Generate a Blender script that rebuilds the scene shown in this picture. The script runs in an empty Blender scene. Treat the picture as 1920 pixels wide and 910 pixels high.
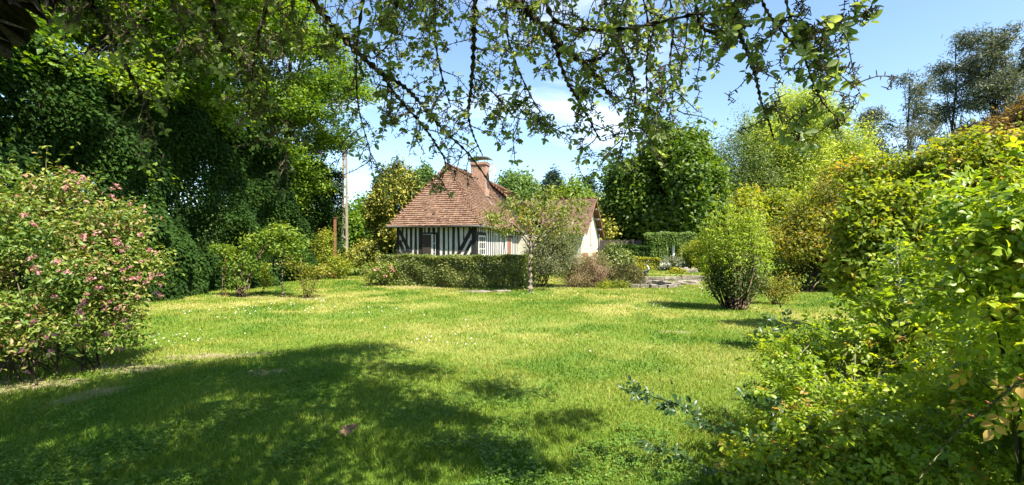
import bpy, math
import numpy as np
from mathutils import Vector

# ------------------------------------------------------------------ camera, sky, sun, exposure
S = bpy.context.scene
COL = S.collection
EYE, F, CU, CV = 1.55, 900.0, 960.0, 470.0          # eye height, focal length in photo pixels, vanishing row
cd = bpy.data.cameras.new('camera'); cam = bpy.data.objects.new('camera', cd); COL.objects.link(cam)
cam.location = (0, 0, EYE); cam.rotation_euler = (math.radians(90), 0, 0)
cd.sensor_width = 36; cd.lens = 36*F/1920; cd.shift_y = 15/1920; cd.clip_start = .05; cd.clip_end = 2000
S.camera = cam

SUN_AZ = np.array([.70, -.7141]); SUN_EL = math.radians(54)     # horizontal direction towards the sun
sd = bpy.data.lights.new('sun', 'SUN'); sun = bpy.data.objects.new('sun', sd); COL.objects.link(sun)
tosun = Vector((SUN_AZ[0]*math.cos(SUN_EL), SUN_AZ[1]*math.cos(SUN_EL), math.sin(SUN_EL)))
sun.rotation_euler = tosun.to_track_quat('Z', 'Y').to_euler()
sd.energy = 4.9; sd.angle = math.radians(.53); sd.color = (1, .93, .80)

W = bpy.data.worlds.new('World'); S.world = W; W.use_nodes = True
nt = W.node_tree; nt.nodes.clear()
def wn(t, **k):
    n = nt.nodes.new(t)
    for a, b in k.items(): setattr(n, a, b)
    return n
out = wn('ShaderNodeOutputWorld'); bg = wn('ShaderNodeBackground')
sky = wn('ShaderNodeTexSky', sky_type='NISHITA', sun_disc=False)
sky.sun_elevation = SUN_EL; sky.sun_rotation = math.atan2(SUN_AZ[0], SUN_AZ[1])
sky.air_density = 1.0; sky.dust_density = .35; sky.ozone_density = 1.0
tc = wn('ShaderNodeTexCoord'); mp = wn('ShaderNodeMapping')
mp.inputs['Location'].default_value = (.6, 2.6, .2); mp.inputs['Scale'].default_value = (1.2, 1.6, 5.0); mp.inputs['Rotation'].default_value = (.2, -.35, .2)
nz = wn('ShaderNodeTexNoise'); nz.inputs['Scale'].default_value = 1.7; nz.inputs['Detail'].default_value = 7
nz.inputs['Roughness'].default_value = .58; nz.inputs['Distortion'].default_value = .5
rp = wn('ShaderNodeValToRGB'); rp.color_ramp.elements[0].position = .53; rp.color_ramp.elements[1].position = .88
mx = wn('ShaderNodeMix', data_type='RGBA')
mx.inputs['B'].default_value = (9.5, 9.8, 10.2, 1)
mul = wn('ShaderNodeMath', operation='MULTIPLY'); mul.inputs[1].default_value = .55
L = nt.links
L.new(tc.outputs['Generated'], mp.inputs['Vector']); L.new(mp.outputs[0], nz.inputs['Vector'])
L.new(nz.outputs['Fac'], rp.inputs[0]); L.new(rp.outputs[0], mul.inputs[0]); L.new(mul.outputs[0], mx.inputs['Factor'])
tn = wn('ShaderNodeMix', data_type='RGBA', blend_type='MULTIPLY'); tn.inputs['Factor'].default_value = 1; tn.inputs['B'].default_value = (.97, 1.03, 1.06, 1)
L.new(sky.outputs[0], tn.inputs['A']); L.new(tn.outputs['Result'], mx.inputs['A']); L.new(mx.outputs['Result'], bg.inputs[0]); L.new(bg.outputs[0], out.inputs[0])
bg.inputs[1].default_value = .082

S.view_settings.view_transform = 'Standard'; S.view_settings.look = 'None'
S.view_settings.exposure = 1.78; S.view_settings.gamma = 1; S.view_settings.use_curve_mapping = False
S.render.engine = 'CYCLES'
cy = S.cycles
cy.max_bounces = 7; cy.diffuse_bounces = 4; cy.glossy_bounces = 2; cy.transmission_bounces = 5; cy.transparent_max_bounces = 4
cy.use_denoising = True; cy.caustics_reflective = False; cy.caustics_refractive = False
cy.sample_clamp_indirect = 6

# ------------------------------------------------------------------ helpers
def P(u, v, Y): return np.array([(u-CU)/F*Y, Y, EYE-(v-CV)/F*Y])
RN = lambda s: np.random.default_rng(s)
def unit(a):
    a = np.asarray(a, float); n = np.linalg.norm(a, axis=-1, keepdims=True); return a/np.maximum(n, 1e-9)

def tag(o, label=None, cat=None, group=None, kind=None):
    if label: o['label'] = label
    if cat: o['category'] = cat
    if group: o['group'] = group
    if kind: o['kind'] = kind
    return o
def thing(name, label, cat, loc=(0, 0, 0), group=None):
    o = bpy.data.objects.new(name, None); COL.objects.link(o); o.location = Vector([float(c) for c in loc])
    o.empty_display_size = .1
    return tag(o, label, cat, group)
def link(name, me, parent=None):
    o = bpy.data.objects.new(name, me); COL.objects.link(o)
    if parent is not None:
        o.parent = parent
        p = parent; off = Vector((0, 0, 0))
        while p is not None: off += p.location; p = p.parent
        o.location = -off                      # meshes are written in world coordinates
    return o
def mesh_np(name, V, faces_by_k, mat, tint=None, smooth=False):
    """faces_by_k: list of int arrays (n,k); tint: matching list of float arrays (n,)"""
    me = bpy.data.meshes.new(name)
    V = np.ascontiguousarray(V, np.float32); me.vertices.add(len(V)); me.vertices.foreach_set('co', V.ravel())
    idx = np.concatenate([f.ravel() for f in faces_by_k]).astype(np.int32)
    tot = np.concatenate([np.full(len(f), f.shape[1], np.int32) for f in faces_by_k])
    st = np.concatenate([[0], np.cumsum(tot)[:-1]]).astype(np.int32)
    me.loops.add(len(idx)); me.loops.foreach_set('vertex_index', idx)
    me.polygons.add(len(tot)); me.polygons.foreach_set('loop_start', st)
    if smooth: me.polygons.foreach_set('use_smooth', np.ones(len(tot), bool))
    if tint is not None:
        a = me.attributes.new('tint', 'FLOAT', 'FACE')
        a.data.foreach_set('value', np.concatenate(tint).astype(np.float32))
    me.materials.append(mat); me.update(calc_edges=True); me.validate()
    return me

class MB:
    """collects plain shapes and links them as one mesh"""
    def __init__(s): s.v = []; s.f = []; s.t = []; s.n = 0
    def add(s, V, Fs, t=.5):
        V = np.asarray(V, float)
        for f in Fs: s.f.append([i+s.n for i in f]); s.t.append(t)
        s.v.append(V); s.n += len(V)
    def box(s, o, a, b, c, t=.5):
        """box from corner o with edge vectors a, b, c"""
        o, a, b, c = [np.asarray(k, float) for k in (o, a, b, c)]
        s.add([o, o+a, o+a+b, o+b, o+c, o+a+c, o+a+b+c, o+b+c],
              [(0, 3, 2, 1), (4, 5, 6, 7), (0, 1, 5, 4), (1, 2, 6, 5), (2, 3, 7, 6), (3, 0, 4, 7)], t)
    def tube(s, pts, rad, n=6, t=.5, knob=0, rng=None):
        pts = np.asarray(pts, float); k = len(pts)
        rad = np.asarray(rad, float); rad = np.full(k, float(rad)) if rad.ndim == 0 else (np.linspace(rad[0], rad[1], k) if len(rad) == 2 else rad)
        tan = np.gradient(pts, axis=0); tan = unit(tan)
        ref = np.array([0, 0, 1.]) if abs(tan[0][2]) < .8 else np.array([1., 0, 0])
        rings = []
        for i in range(k):
            a = unit(np.cross(tan[i], ref)); b = np.cross(tan[i], a); ref = b if abs(np.dot(tan[i], b)) < .9 else ref
            ref = np.cross(a, tan[i]) * -1
            r = rad[i]
            if knob and rng is not None: r = r*(1+knob*(rng.random(n)-.4))
            else: r = np.full(n, r)
            th = np.arange(n)*2*math.pi/n
            rings.append(pts[i]+np.outer(np.cos(th)*r, a)+np.outer(np.sin(th)*r, b))
        Fs = []
        for i in range(k-1):
            for j in range(n):
                Fs.append((i*n+j, i*n+(j+1) % n, (i+1)*n+(j+1) % n, (i+1)*n+j))
        Fs.append(tuple(range(n))[::-1]); Fs.append(tuple((k-1)*n+j for j in range(n)))
        s.add(np.concatenate(rings), Fs, t)
    def build(s, name, mat, parent=None, smooth=False):
        me = bpy.data.meshes.new(name)
        me.from_pydata([tuple(p) for p in np.concatenate(s.v)], [], s.f)
        a = me.attributes.new('tint', 'FLOAT', 'FACE'); a.data.foreach_set('value', np.asarray(s.t, np.float32))
        if smooth: me.polygons.foreach_set('use_smooth', np.ones(len(me.polygons), bool))
        me.materials.append(mat); me.update()
        return link(name, me, parent)

def smooth_path(pts, n=4):
    """Catmull-Rom through the points"""
    p = np.asarray(pts, float)
    q = np.vstack([2*p[0]-p[1], p, 2*p[-1]-p[-2]]); o = []
    for i in range(len(p)-1):
        a, b, c, d = q[i:i+4]
        for t in np.arange(n)/n:
            o.append(.5*((2*b)+(-a+c)*t+(2*a-5*b+4*c-d)*t*t+(-a+3*b-3*c+d)*t**3))
    o.append(p[-1]); return np.array(o)

# ------------------------------------------------------------------ materials
def nodes_mat(name):
    m = bpy.data.materials.new(name); m.use_nodes = True; t = m.node_tree; t.nodes.clear()
    def n(ty, **k):
        x = t.nodes.new(ty)
        for a, b in k.items(): setattr(x, a, b)
        return x
    return m, t, n, t.links
def ramp(n, stops):
    r = n('ShaderNodeValToRGB'); e = r.color_ramp.elements
    e[0].position, e[0].color = stops[0][0], (*stops[0][1], 1)
    e[1].position, e[1].color = stops[-1][0], (*stops[-1][1], 1)
    for p, c in stops[1:-1]: k = e.new(p); k.color = (*c, 1)
    return r
def leaf_mat(name, stops, trans=.4, rough=.5, spec=.3, tmul=(1.5, 1.35, .55)):
    m, t, n, l = nodes_mat(name)
    at = n('ShaderNodeAttribute', attribute_name='tint'); r = ramp(n, stops)
    b = n('ShaderNodeBsdfPrincipled'); b.inputs['Roughness'].default_value = rough
    b.inputs['Specular IOR Level'].default_value = spec
    tr = n('ShaderNodeBsdfTranslucent'); mu = n('ShaderNodeMix', data_type='RGBA', blend_type='MULTIPLY')
    mu.inputs['Factor'].default_value = 1; mu.inputs['B'].default_value = (*tmul, 1)
    mi = n('ShaderNodeMixShader'); mi.inputs[0].default_value = trans; o = n('ShaderNodeOutputMaterial')
    l.new(at.outputs['Fac'], r.inputs[0]); l.new(r.outputs[0], b.inputs['Base Color'])
    l.new(r.outputs[0], mu.inputs['A']); l.new(mu.outputs['Result'], tr.inputs['Color'])
    l.new(b.outputs[0], mi.inputs[1]); l.new(tr.outputs[0], mi.inputs[2]); l.new(mi.outputs[0], o.inputs[0])
    return m
def solid_mat(name, c1, c2, scale=8, rough=.8, bump=.0, stretch=(1, 1, 1), detail=6, tintmix=None, metallic=0):
    """two colours mixed by noise, optional per-face tint ramp multiplied in"""
    m, t, n, l = nodes_mat(name)
    tc = n('ShaderNodeTexCoord'); mp = n('ShaderNodeMapping'); mp.inputs['Scale'].default_value = stretch
    nz = n('ShaderNodeTexNoise'); nz.inputs['Scale'].default_value = scale; nz.inputs['Detail'].default_value = detail
    nz.inputs['Roughness'].default_value = .65
    r = ramp(n, [(.32, c1), (.68, c2)])
    b = n('ShaderNodeBsdfPrincipled'); b.inputs['Roughness'].default_value = rough; b.inputs['Metallic'].default_value = metallic
    b.inputs['Specular IOR Level'].default_value = .3
    o = n('ShaderNodeOutputMaterial')
    l.new(tc.outputs['Object'], mp.inputs[0]); l.new(mp.outputs[0], nz.inputs['Vector']); l.new(nz.outputs['Fac'], r.inputs[0])
    colour = r.outputs[0]
    if tintmix:
        at = n('ShaderNodeAttribute', attribute_name='tint'); r2 = ramp(n, tintmix)
        mu = n('ShaderNodeMix', data_type='RGBA', blend_type='MULTIPLY'); mu.inputs['Factor'].default_value = 1
        l.new(at.outputs['Fac'], r2.inputs[0]); l.new(colour, mu.inputs['A']); l.new(r2.outputs[0], mu.inputs['B']); colour = mu.outputs['Result']
    l.new(colour, b.inputs['Base Color'])
    if bump:
        bu = n('ShaderNodeBump'); bu.inputs['Strength'].default_value = bump; bu.inputs['Distance'].default_value = .02
        l.new(nz.outputs['Fac'], bu.inputs['Height']); l.new(bu.outputs[0], b.inputs['Normal'])
    l.new(b.outputs[0], o.inputs[0]); return m
def brick_mat(name, c1, c2, mortar, scale=1):
    m, t, n, l = nodes_mat(name)
    tc = n('ShaderNodeTexCoord'); mp = n('ShaderNodeMapping'); mp.inputs['Rotation'].default_value = (math.radians(90), 0, 0)
    br = n('ShaderNodeTexBrick'); br.inputs['Scale'].default_value = scale
    br.inputs['Color1'].default_value = (*c1, 1); br.inputs['Color2'].default_value = (*c2, 1); br.inputs['Mortar'].default_value = (*mortar, 1)
    br.inputs['Brick Width'].default_value = .24; br.inputs['Row Height'].default_value = .085; br.inputs['Mortar Size'].default_value = .010
    nz = n('ShaderNodeTexNoise'); nz.inputs['Scale'].default_value = 9
    mu = n('ShaderNodeMix', data_type='RGBA', blend_type='OVERLAY'); mu.inputs['Factor'].default_value = .6
    b = n('ShaderNodeBsdfPrincipled'); b.inputs['Roughness'].default_value = .9; o = n('ShaderNodeOutputMaterial')
    # run bricks round both kinds of wall: use x+y along, z up
    sx = n('ShaderNodeSeparateXYZ'); ad = n('ShaderNodeMath', operation='ADD'); cb = n('ShaderNodeCombineXYZ')
    l.new(tc.outputs['Object'], sx.inputs[0]); l.new(sx.outputs[0], ad.inputs[0]); l.new(sx.outputs[1], ad.inputs[1])
    l.new(ad.outputs[0], cb.inputs[0]); l.new(sx.outputs[2], cb.inputs[1]); l.new(cb.outputs[0], br.inputs['Vector'])
    l.new(tc.outputs['Object'], nz.inputs['Vector'])
    l.new(br.outputs['Color'], mu.inputs['A']); l.new(nz.outputs['Fac'], mu.inputs['B']); l.new(mu.outputs['Result'], b.inputs['Base Color'])
    l.new(b.outputs[0], o.inputs[0]); return m

G3 = lambda d, m, h: [(0, d), (.5, m), (1, h)]
M = {}
M['grass'] = leaf_mat('grass blade', [(0, (.040, .120, .010)), (.22, (.075, .165, .012)), (.5, (.155, .215, .018)), (.75, (.27, .285, .05)), (1, (.42, .36, .14))], .35, .5, .2, (1.3, 1.3, .6))
M['clover'] = leaf_mat('clover leaf', G3((.05, .11, .012), (.09, .17, .02), (.14, .23, .035)), .35, .5, .25, (1.3, 1.35, .6))
M['apple_leaf'] = leaf_mat('apple leaf', G3((.09, .14, .045), (.18, .24, .08), (.30, .36, .14)), .58, .45, .4, (1.5, 1.4, .65))
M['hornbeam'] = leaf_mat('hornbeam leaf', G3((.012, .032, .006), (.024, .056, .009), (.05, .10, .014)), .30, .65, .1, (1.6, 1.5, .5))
M['beech'] = leaf_mat('tall tree leaf', G3((.03, .085, .009), (.095, .18, .016), (.21, .30, .03)), .48, .5, .3, (1.8, 1.55, .4))
M['weigela'] = leaf_mat('weigela leaf', [(0, (.05, .11, .016)), (.45, (.13, .20, .03)), (.8, (.27, .29, .06)), (.9, (.30, .27, .08)), (1, (.30, .17, .11))], .38, .45, .35, (1.4, 1.35, .5))
M['lime'] = leaf_mat('lime green leaf', G3((0.110, 0.198, 0.017), (0.198, 0.297, 0.022), (0.330, 0.396, 0.039)), .45, .5, .3, (1.5, 1.4, .4))
M['rose'] = leaf_mat('rose leaf', [(0, (.085, .16, .016)), (.5, (.225, .325, .028)), (.93, (.36, .43, .042)), (1, (.42, .28, .075))], .5, .4, .4, (1.6, 1.45, .4))
M['copper'] = leaf_mat('copper shrub leaf', [(0, (.06, .09, .012)), (.5, (.18, .205, .026)), (.85, (.28, .265, .038)), (1, (.34, .19, .055))], .48, .5, .3, (1.5, 1.35, .42))
M['shootleaf'] = leaf_mat('dark young rose leaf', G3((.028, .065, .018), (.055, .11, .03), (.11, .17, .05)), .35, .4, .4, (1.5, 1.4, .5))
M['hazel'] = leaf_mat('hazel leaf', [(0, (.085, .14, .014)), (.5, (.20, .26, .026)), (.92, (.34, .35, .04)), (1, (.34, .21, .055))], .5, .5, .3, (1.5, 1.4, .42))
M['yellowgreen'] = leaf_mat('yellow green leaf', G3((.07, .14, .015), (.13, .21, .02), (.22, .27, .03)), .42, .5, .3, (1.5, 1.4, .45))
M['gold'] = leaf_mat('golden cypress spray', [(0, (.03, .055, .010)), (.4, (.10, .13, .02)), (.65, (.26, .26, .04)), (1, (.44, .40, .08))], .25, .6, .2, (1.2, 1.2, .5))
M['box'] = leaf_mat('box leaf', G3((0.055, 0.088, 0.017), (0.132, 0.171, 0.033), (0.297, 0.297, 0.088)), .3, .4, .4, (1.4, 1.4, .5))
M['chestnut'] = leaf_mat('chestnut leaf', G3((.030, .07, .008), (.07, .13, .013), (.15, .21, .022)), .36, .5, .3, (1.5, 1.45, .45))
M['willow'] = leaf_mat('willow leaf', G3((.18, .26, .045), (.33, .40, .06), (.50, .53, .09)), .4, .5, .3, (1.3, 1.3, .5))
M['birch'] = leaf_mat('birch leaf', G3((.07, .12, .03), (.13, .18, .05), (.20, .24, .08)), .4, .5, .3, (1.3, 1.3, .5))
M['pine'] = leaf_mat('pine needle', G3((.075, .10, .075), (.13, .15, .105), (.21, .20, .13)), .25, .6, .25, (1.2, 1.2, .7))
M['fargreen'] = leaf_mat('distant leaf', G3((.06, .12, .03), (.11, .18, .045), (.18, .25, .07)), .35, .6, .2, (1.3, 1.3, .6))
M['bluegreen'] = leaf_mat('dark conifer', G3((.02, .045, .035), (.035, .07, .05), (.06, .10, .065)), .2, .6, .2)
M['cherry'] = leaf_mat('cherry leaf', [(0, (.08, .13, .02)), (.5, (.17, .22, .035)), (.85, (.27, .27, .06)), (1, (.30, .17, .06))], .42, .45, .3, (1.5, 1.4, .5))
M['greyshrub'] = leaf_mat('grey green leaf', G3((.06, .08, .03), (.12, .14, .055), (.2, .21, .09)), .35, .55, .3, (1.3, 1.3, .6))
M['tamarisk'] = leaf_mat('feathery shrub', [(0, (.10, .14, .035)), (.5, (.22, .21, .075)), (.8, (.36, .24, .17)), (1, (.42, .26, .22))], .3, .6, .2, (1.2, 1.1, .7))
M['lavender'] = leaf_mat('lavender stalk', G3((.09, .11, .04), (.19, .19, .08), (.32, .29, .14)), .25, .6, .2, (1.2, 1.1, .7))
M['goldhedge'] = leaf_mat('golden privet', G3((.10, .14, .01), (.28, .28, .02), (.50, .44, .03)), .3, .5, .3, (1.2, 1.2, .5))
M['variegated'] = leaf_mat('white edged leaf', [(0, (.05, .08, .04)), (.5, (.12, .16, .09)), (.75, (.35, .38, .28)), (1, (.6, .6, .5))], .25, .5, .3)
M['ivy'] = leaf_mat('ivy leaf', G3((.035, .075, .012), (.08, .14, .022), (.19, .23, .06)), .25, .6, .12)
M['dryleaf'] = leaf_mat('dry oak leaf', G3((.11, .07, .04), (.20, .13, .08), (.28, .19, .12)), .12, .7, .2)
M['pink'] = leaf_mat('pink petal', G3((.30, .09, .11), (.42, .18, .18), (.54, .33, .28)), .3, .6, .2, (1.1, .9, .9))
M['daisy'] = leaf_mat('white petal', G3((.6, .6, .55), (.75, .75, .72), (.8, .8, .8)), .3, .6, .2, (1, 1, 1))
M['bark'] = solid_mat('bark', (.035, .028, .020), (.11, .09, .06), 14, .95, .8, (1, 1, .35))
M['applebark'] = solid_mat('apple bark with lichen', (.030, .024, .018), (.19, .155, .105), 22, .95, 1.0, (1, 1, 1), tintmix=[(0, (.6, .6, .6)), (1, (1.2, 1.2, 1.1))])
M['greybark'] = solid_mat('grey bark', (.09, .075, .055), (.22, .19, .15), 18, .9, .6, (1, 1, .4))
M['twig'] = solid_mat('brown twig', (.06, .045, .028), (.18, .13, .08), 20, .85, .2)
M['greentwig'] = solid_mat('green rose stem', (.07, .10, .03), (.14, .13, .05), 12, .6, .1)
M['thorn'] = solid_mat('red thorn', (.22, .06, .03), (.32, .12, .06), 30, .5)
M['tile'] = solid_mat('clay roof tile', (.140, .082, .055), (.228, .145, .100), 4, .85, .25, (1, 1, 1), tintmix=[(0, (.42, .40, .42)), (.25, (.8, .72, .7)), (.6, (1.0, 1.0, 1.0)), (.9, (1.2, 1.15, 1.05)), (1, (1.25, 1.45, 1.4))])
M['barntile'] = solid_mat('old brown roof tile', (0.128, 0.075, 0.053), (0.212, 0.132, 0.095), 4, .9, .25, (1, 1, 1), tintmix=[(0, (.55, .52, .5)), (.5, (.9, .9, .9)), (1, (1.2, 1.2, 1.15))])
M['hiptile'] = solid_mat('hip tile', (0.164, 0.078, 0.051), (0.246, 0.131, 0.092), 6, .85, .25)
M['plaster'] = solid_mat('white lime plaster', (.44, .43, .39), (.57, .565, .53), 2.2, .9, .05)
M['cream'] = solid_mat('cream render', (0.384, 0.352, 0.272), (0.496, 0.460, 0.376), 1.6, .9, .05)
M['timber'] = solid_mat('black tarred timber', (.010, .010, .011), (.026, .024, .024), 9, .75, .3, (1, 1, .3))
M['brownwood'] = solid_mat('brown painted wood', (.16, .07, .04), (.26, .13, .08), 5, .7, .1, (1, 1, .2))
M['darkwood'] = solid_mat('dark stained shutter', (.030, .022, .018), (.055, .04, .03), 5, .7, .1, (1, 1, .2))
M['greywood'] = solid_mat('weathered grey wood', (.20, .17, .14), (.36, .32, .27), 6, .9, .2, (1, 1, .2))
M['whitepaint'] = solid_mat('white paint', (0.476, 0.476, 0.463), (0.561, 0.561, 0.544), 4, .5)
M['umber'] = solid_mat('dark slate cheek', (.045, .038, .035), (.085, .07, .062), 8, .85, .2)
M['zinc'] = solid_mat('dull zinc', (.16, .15, .15), (.26, .25, .25), 6, .5, metallic=.5)
M['dish'] = solid_mat('grey dish', (.22, .23, .25), (.32, .33, .35), 5, .5)
M['rust'] = solid_mat('rusted steel', (.13, .05, .028), (.25, .11, .06), 9, .9, .2)
M['concrete'] = solid_mat('pale concrete', (.19, .16, .12), (.31, .27, .21), 3, .9, .2)
M['stone'] = solid_mat('weathered stone', (0.093, 0.081, 0.060), (0.255, 0.225, 0.178), 5, .9, .6)
M['heron'] = solid_mat('heron paint', (.50, .51, .52), (.72, .73, .74), 5, .6)
M['beak'] = solid_mat('beak paint', (.35, .28, .14), (.5, .4, .2), 8, .6)
M['brick'] = brick_mat('red brick', (.31, .145, .095), (.22, .105, .07), (.34, .29, .23))
M['cable'] = solid_mat('black cable', (.02, .02, .02), (.03, .03, .03), 5, .6)
def glass_mat():
    m, t, n, l = nodes_mat('dark window glass'); b = n('ShaderNodeBsdfPrincipled'); o = n('ShaderNodeOutputMaterial')
    b.inputs['Base Color'].default_value = (.02, .022, .025, 1); b.inputs['Roughness'].default_value = .06
    l.new(b.outputs[0], o.inputs[0]); return m
M['glass'] = glass_mat()
def water_mat():
    m, t, n, l = nodes_mat('pond water'); b = n('ShaderNodeBsdfPrincipled'); o = n('ShaderNodeOutputMaterial')
    b.inputs['Base Color'].default_value = (.035, .045, .02, 1); b.inputs['Roughness'].default_value = .08
    z = n('ShaderNodeTexNoise'); z.inputs['Scale'].default_value = 9; bu = n('ShaderNodeBump'); bu.inputs['Strength'].default_value = .05
    l.new(z.outputs['Fac'], bu.inputs['Height']); l.new(bu.outputs[0], b.inputs['Normal']); l.new(b.outputs[0], o.inputs[0]); return m
M['water'] = water_mat()
def ground_mat():
    m, t, n, l = nodes_mat('lawn soil'); o = n('ShaderNodeOutputMaterial'); b = n('ShaderNodeBsdfPrincipled')
    b.inputs['Roughness'].default_value = .95; b.inputs['Specular IOR Level'].default_value = .1
    tc = n('ShaderNodeTexCoord'); z = n('ShaderNodeTexNoise'); z.inputs['Scale'].default_value = 26; z.inputs['Detail'].default_value = 8; z.inputs['Roughness'].default_value = .7
    g = ramp(n, [(.3, (.04, .095, .012)), (.7, (.14, .20, .030))]); d = ramp(n, [(.3, (.15, .17, .035)), (.7, (.33, .30, .10))])
    s = ramp(n, [(.3, (.13, .095, .06)), (.7, (.36, .28, .19))])
    a1 = n('ShaderNodeAttribute', attribute_name='dry'); a2 = n('ShaderNodeAttribute', attribute_name='bare')
    m1 = n('ShaderNodeMix', data_type='RGBA'); m2 = n('ShaderNodeMix', data_type='RGBA')
    l.new(tc.outputs['Object'], z.inputs['Vector'])
    for r in (g, d, s): l.new(z.outputs['Fac'], r.inputs[0])
    l.new(a1.outputs['Fac'], m1.inputs['Factor']); l.new(g.outputs[0], m1.inputs['A']); l.new(d.outputs[0], m1.inputs['B'])
    l.new(a2.outputs['Fac'], m2.inputs['Factor']); l.new(m1.outputs['Result'], m2.inputs['A']); l.new(s.outputs[0], m2.inputs['B'])
    bu = n('ShaderNodeBump'); bu.inputs['Strength'].default_value = .6; bu.inputs['Distance'].default_value = .03
    l.new(z.outputs['Fac'], bu.inputs['Height']); l.new(bu.outputs[0], b.inputs['Normal'])
    l.new(m2.outputs['Result'], b.inputs['Base Color']); l.new(b.outputs[0], o.inputs[0]); return m
M['ground'] = ground_mat()

# ------------------------------------------------------------------ leaves
T_DIA = (np.array([(0, 0, 0), (.5, .45, .12), (0, 1, -.05), (-.5, .45, .12)]), [(0, 1, 2), (0, 2, 3)])
T_LEAF = (np.array([(0, 0, 0), (.40, .28, .10), (.46, .58, .12), (0, 1, -.12), (-.46, .58, .12), (-.40, .28, .10), (0, .3, 0), (0, .62, -.01)]),
          [(0, 1, 6), (0, 6, 5), (1, 2, 7, 6), (6, 7, 4, 5), (2, 3, 7), (7, 3, 4)])
T_OVAL = (np.array([(0, 0, 0), (.36, .2, .05), (.5, .48, .07), (.36, .78, .03), (0, 1, -.04), (-.36, .78, .03), (-.5, .48, .07), (-.36, .2, .05), (0, .34, 0), (0, .68, .0)]),
          [(0, 1, 8), (0, 8, 7), (1, 2, 9, 8), (8, 9, 6, 7), (2, 3, 9), (9, 5, 6), (3, 4, 9), (9, 4, 5)])
def leaf_arrays(pos, nrm, size, tint, aspect, templ, rng, axis=None, axis_bias=None):
    N = len(pos); nrm = unit(nrm)
    if axis is None:
        axis = rng.normal(size=(N, 3))
        if axis_bias is not None: axis = axis+np.asarray(axis_bias)
    axis = unit(axis-(axis*nrm).sum(1, keepdims=True)*nrm); side = np.cross(axis, nrm)
    tv, tf = templ; size = np.broadcast_to(size, (N,))[:, None]; aspect = np.broadcast_to(aspect, (N,))[:, None]
    V = np.empty((N, len(tv), 3))
    for i, (x, y, z) in enumerate(tv):
        V[:, i] = pos+side*(x*size*aspect)+axis*(y*size)+nrm*(z*size)
    out = {}
    base = (np.arange(N)*len(tv))[:, None]
    for f in tf: out.setdefault(len(f), []).append(base+np.array(f))
    faces = [np.concatenate(v) for v in out.values()]
    tn = [np.tile(tint, len(v)) for v in out.values()]
    return V.reshape(-1, 3), faces, tn
def leaves(name, mat, parent, pos, nrm, size, tint, aspect=.55, templ=T_DIA, seed=0, axis=None, axis_bias=None):
    V, f, tn = leaf_arrays(pos, nrm, size, np.clip(tint, 0, 1), aspect, templ, RN(seed), axis, axis_bias)
    return link(name, mesh_np(name, V, f, mat, tn), parent)

def lobes_in(center, R, n, frac, seed, low=-.75):
    """lobe ellipsoids filling an uneven ellipsoid envelope"""
    r = RN(seed); o = []
    while len(o) < n:
        d = unit(r.normal(size=3))
        if d[2] < low: continue
        q = .45+.5*r.random()**.6
        o.append((np.asarray(center)+d*np.asarray(R)*q, np.asarray(R)*frac*(.65+.7*r.random())))
    return o
def clump_leaves(lobes, per_m2, nl, spread, size, seed, up=.6, outw=.5, rnd=.6, flat=1.0, shell=.45, low=-1.0, tvar=.22):
    """twig clumps spread through each lobe, leaves spread round each twig"""
    r = RN(seed); PP, NN, TT, SS = [], [], [], []
    for c, R in lobes:
        area = 4*math.pi*((R[0]*R[1])**1.6/3+(R[0]*R[2])**1.6/3+(R[1]*R[2])**1.6/3)**(1/1.6)
        k = max(3, int(area*per_m2)); d = unit(r.normal(size=(k, 3))); d = d[d[:, 2] > low]; k = len(d)
        q = 1-shell*r.random(k)**1.6
        q *= 1+.16*r.normal(size=k)
        cp = c+d*R*q[:, None]; ct = .5+tvar*r.normal(size=k)+.10*r.normal()
        n = np.maximum(2, (nl*(.5+r.random(k))).astype(int)); id_ = np.repeat(np.arange(k), n); m = len(id_)
        off = r.normal(size=(m, 3))*spread; off[:, 2] *= flat
        PP.append(cp[id_]+off); NN.append(outw*d[id_]+np.array([0, 0, up])+rnd*r.normal(size=(m, 3)))
        TT.append(ct[id_]+.12*r.normal(size=m)); SS.append(size*(.65+.7*r.random(m)))
    return np.concatenate(PP), np.concatenate(NN), np.concatenate(SS), np.concatenate(TT)

def trunk_mesh(mb, base, top, r0, r1, rng, wob=.05, n=8, k=9):
    t = np.linspace(0, 1, k)[:, None]; p = np.asarray(base)*(1-t)+np.asarray(top)*t
    p[1:-1] += rng.normal(size=(k-2, 3))*wob*np.linalg.norm(np.asarray(top)-base)/6*np.array([1, 1, .2])
    p = smooth_path(p, 2); q = np.linspace(0, 1, len(p)); rad = r0*(1-q)+r1*q; rad[0] *= 1.35; rad[1] *= 1.1
    mb.tube(p, rad, n, .5, .15, rng); return p

def gh(x, y):
    """height of the ground"""
    x = np.asarray(x, float); y = np.asarray(y, float)
    s = np.clip((y-24.05)/.12, 0, 1)*np.clip((x-6.2)/.8, 0, 1)*.26
    back = np.clip((y-24.2)/30, 0, 1)*.55*np.clip((x-3)/5, 0, 1)
    near = .04*np.sin(x*.9+1)*np.sin(y*.7)+.025*np.sin(x*2.1)*np.cos(y*1.7+.4)
    return s+back+near*np.clip((y-1)/3, 0, 1)*np.clip((22-y)/4, 0, 1)

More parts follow.
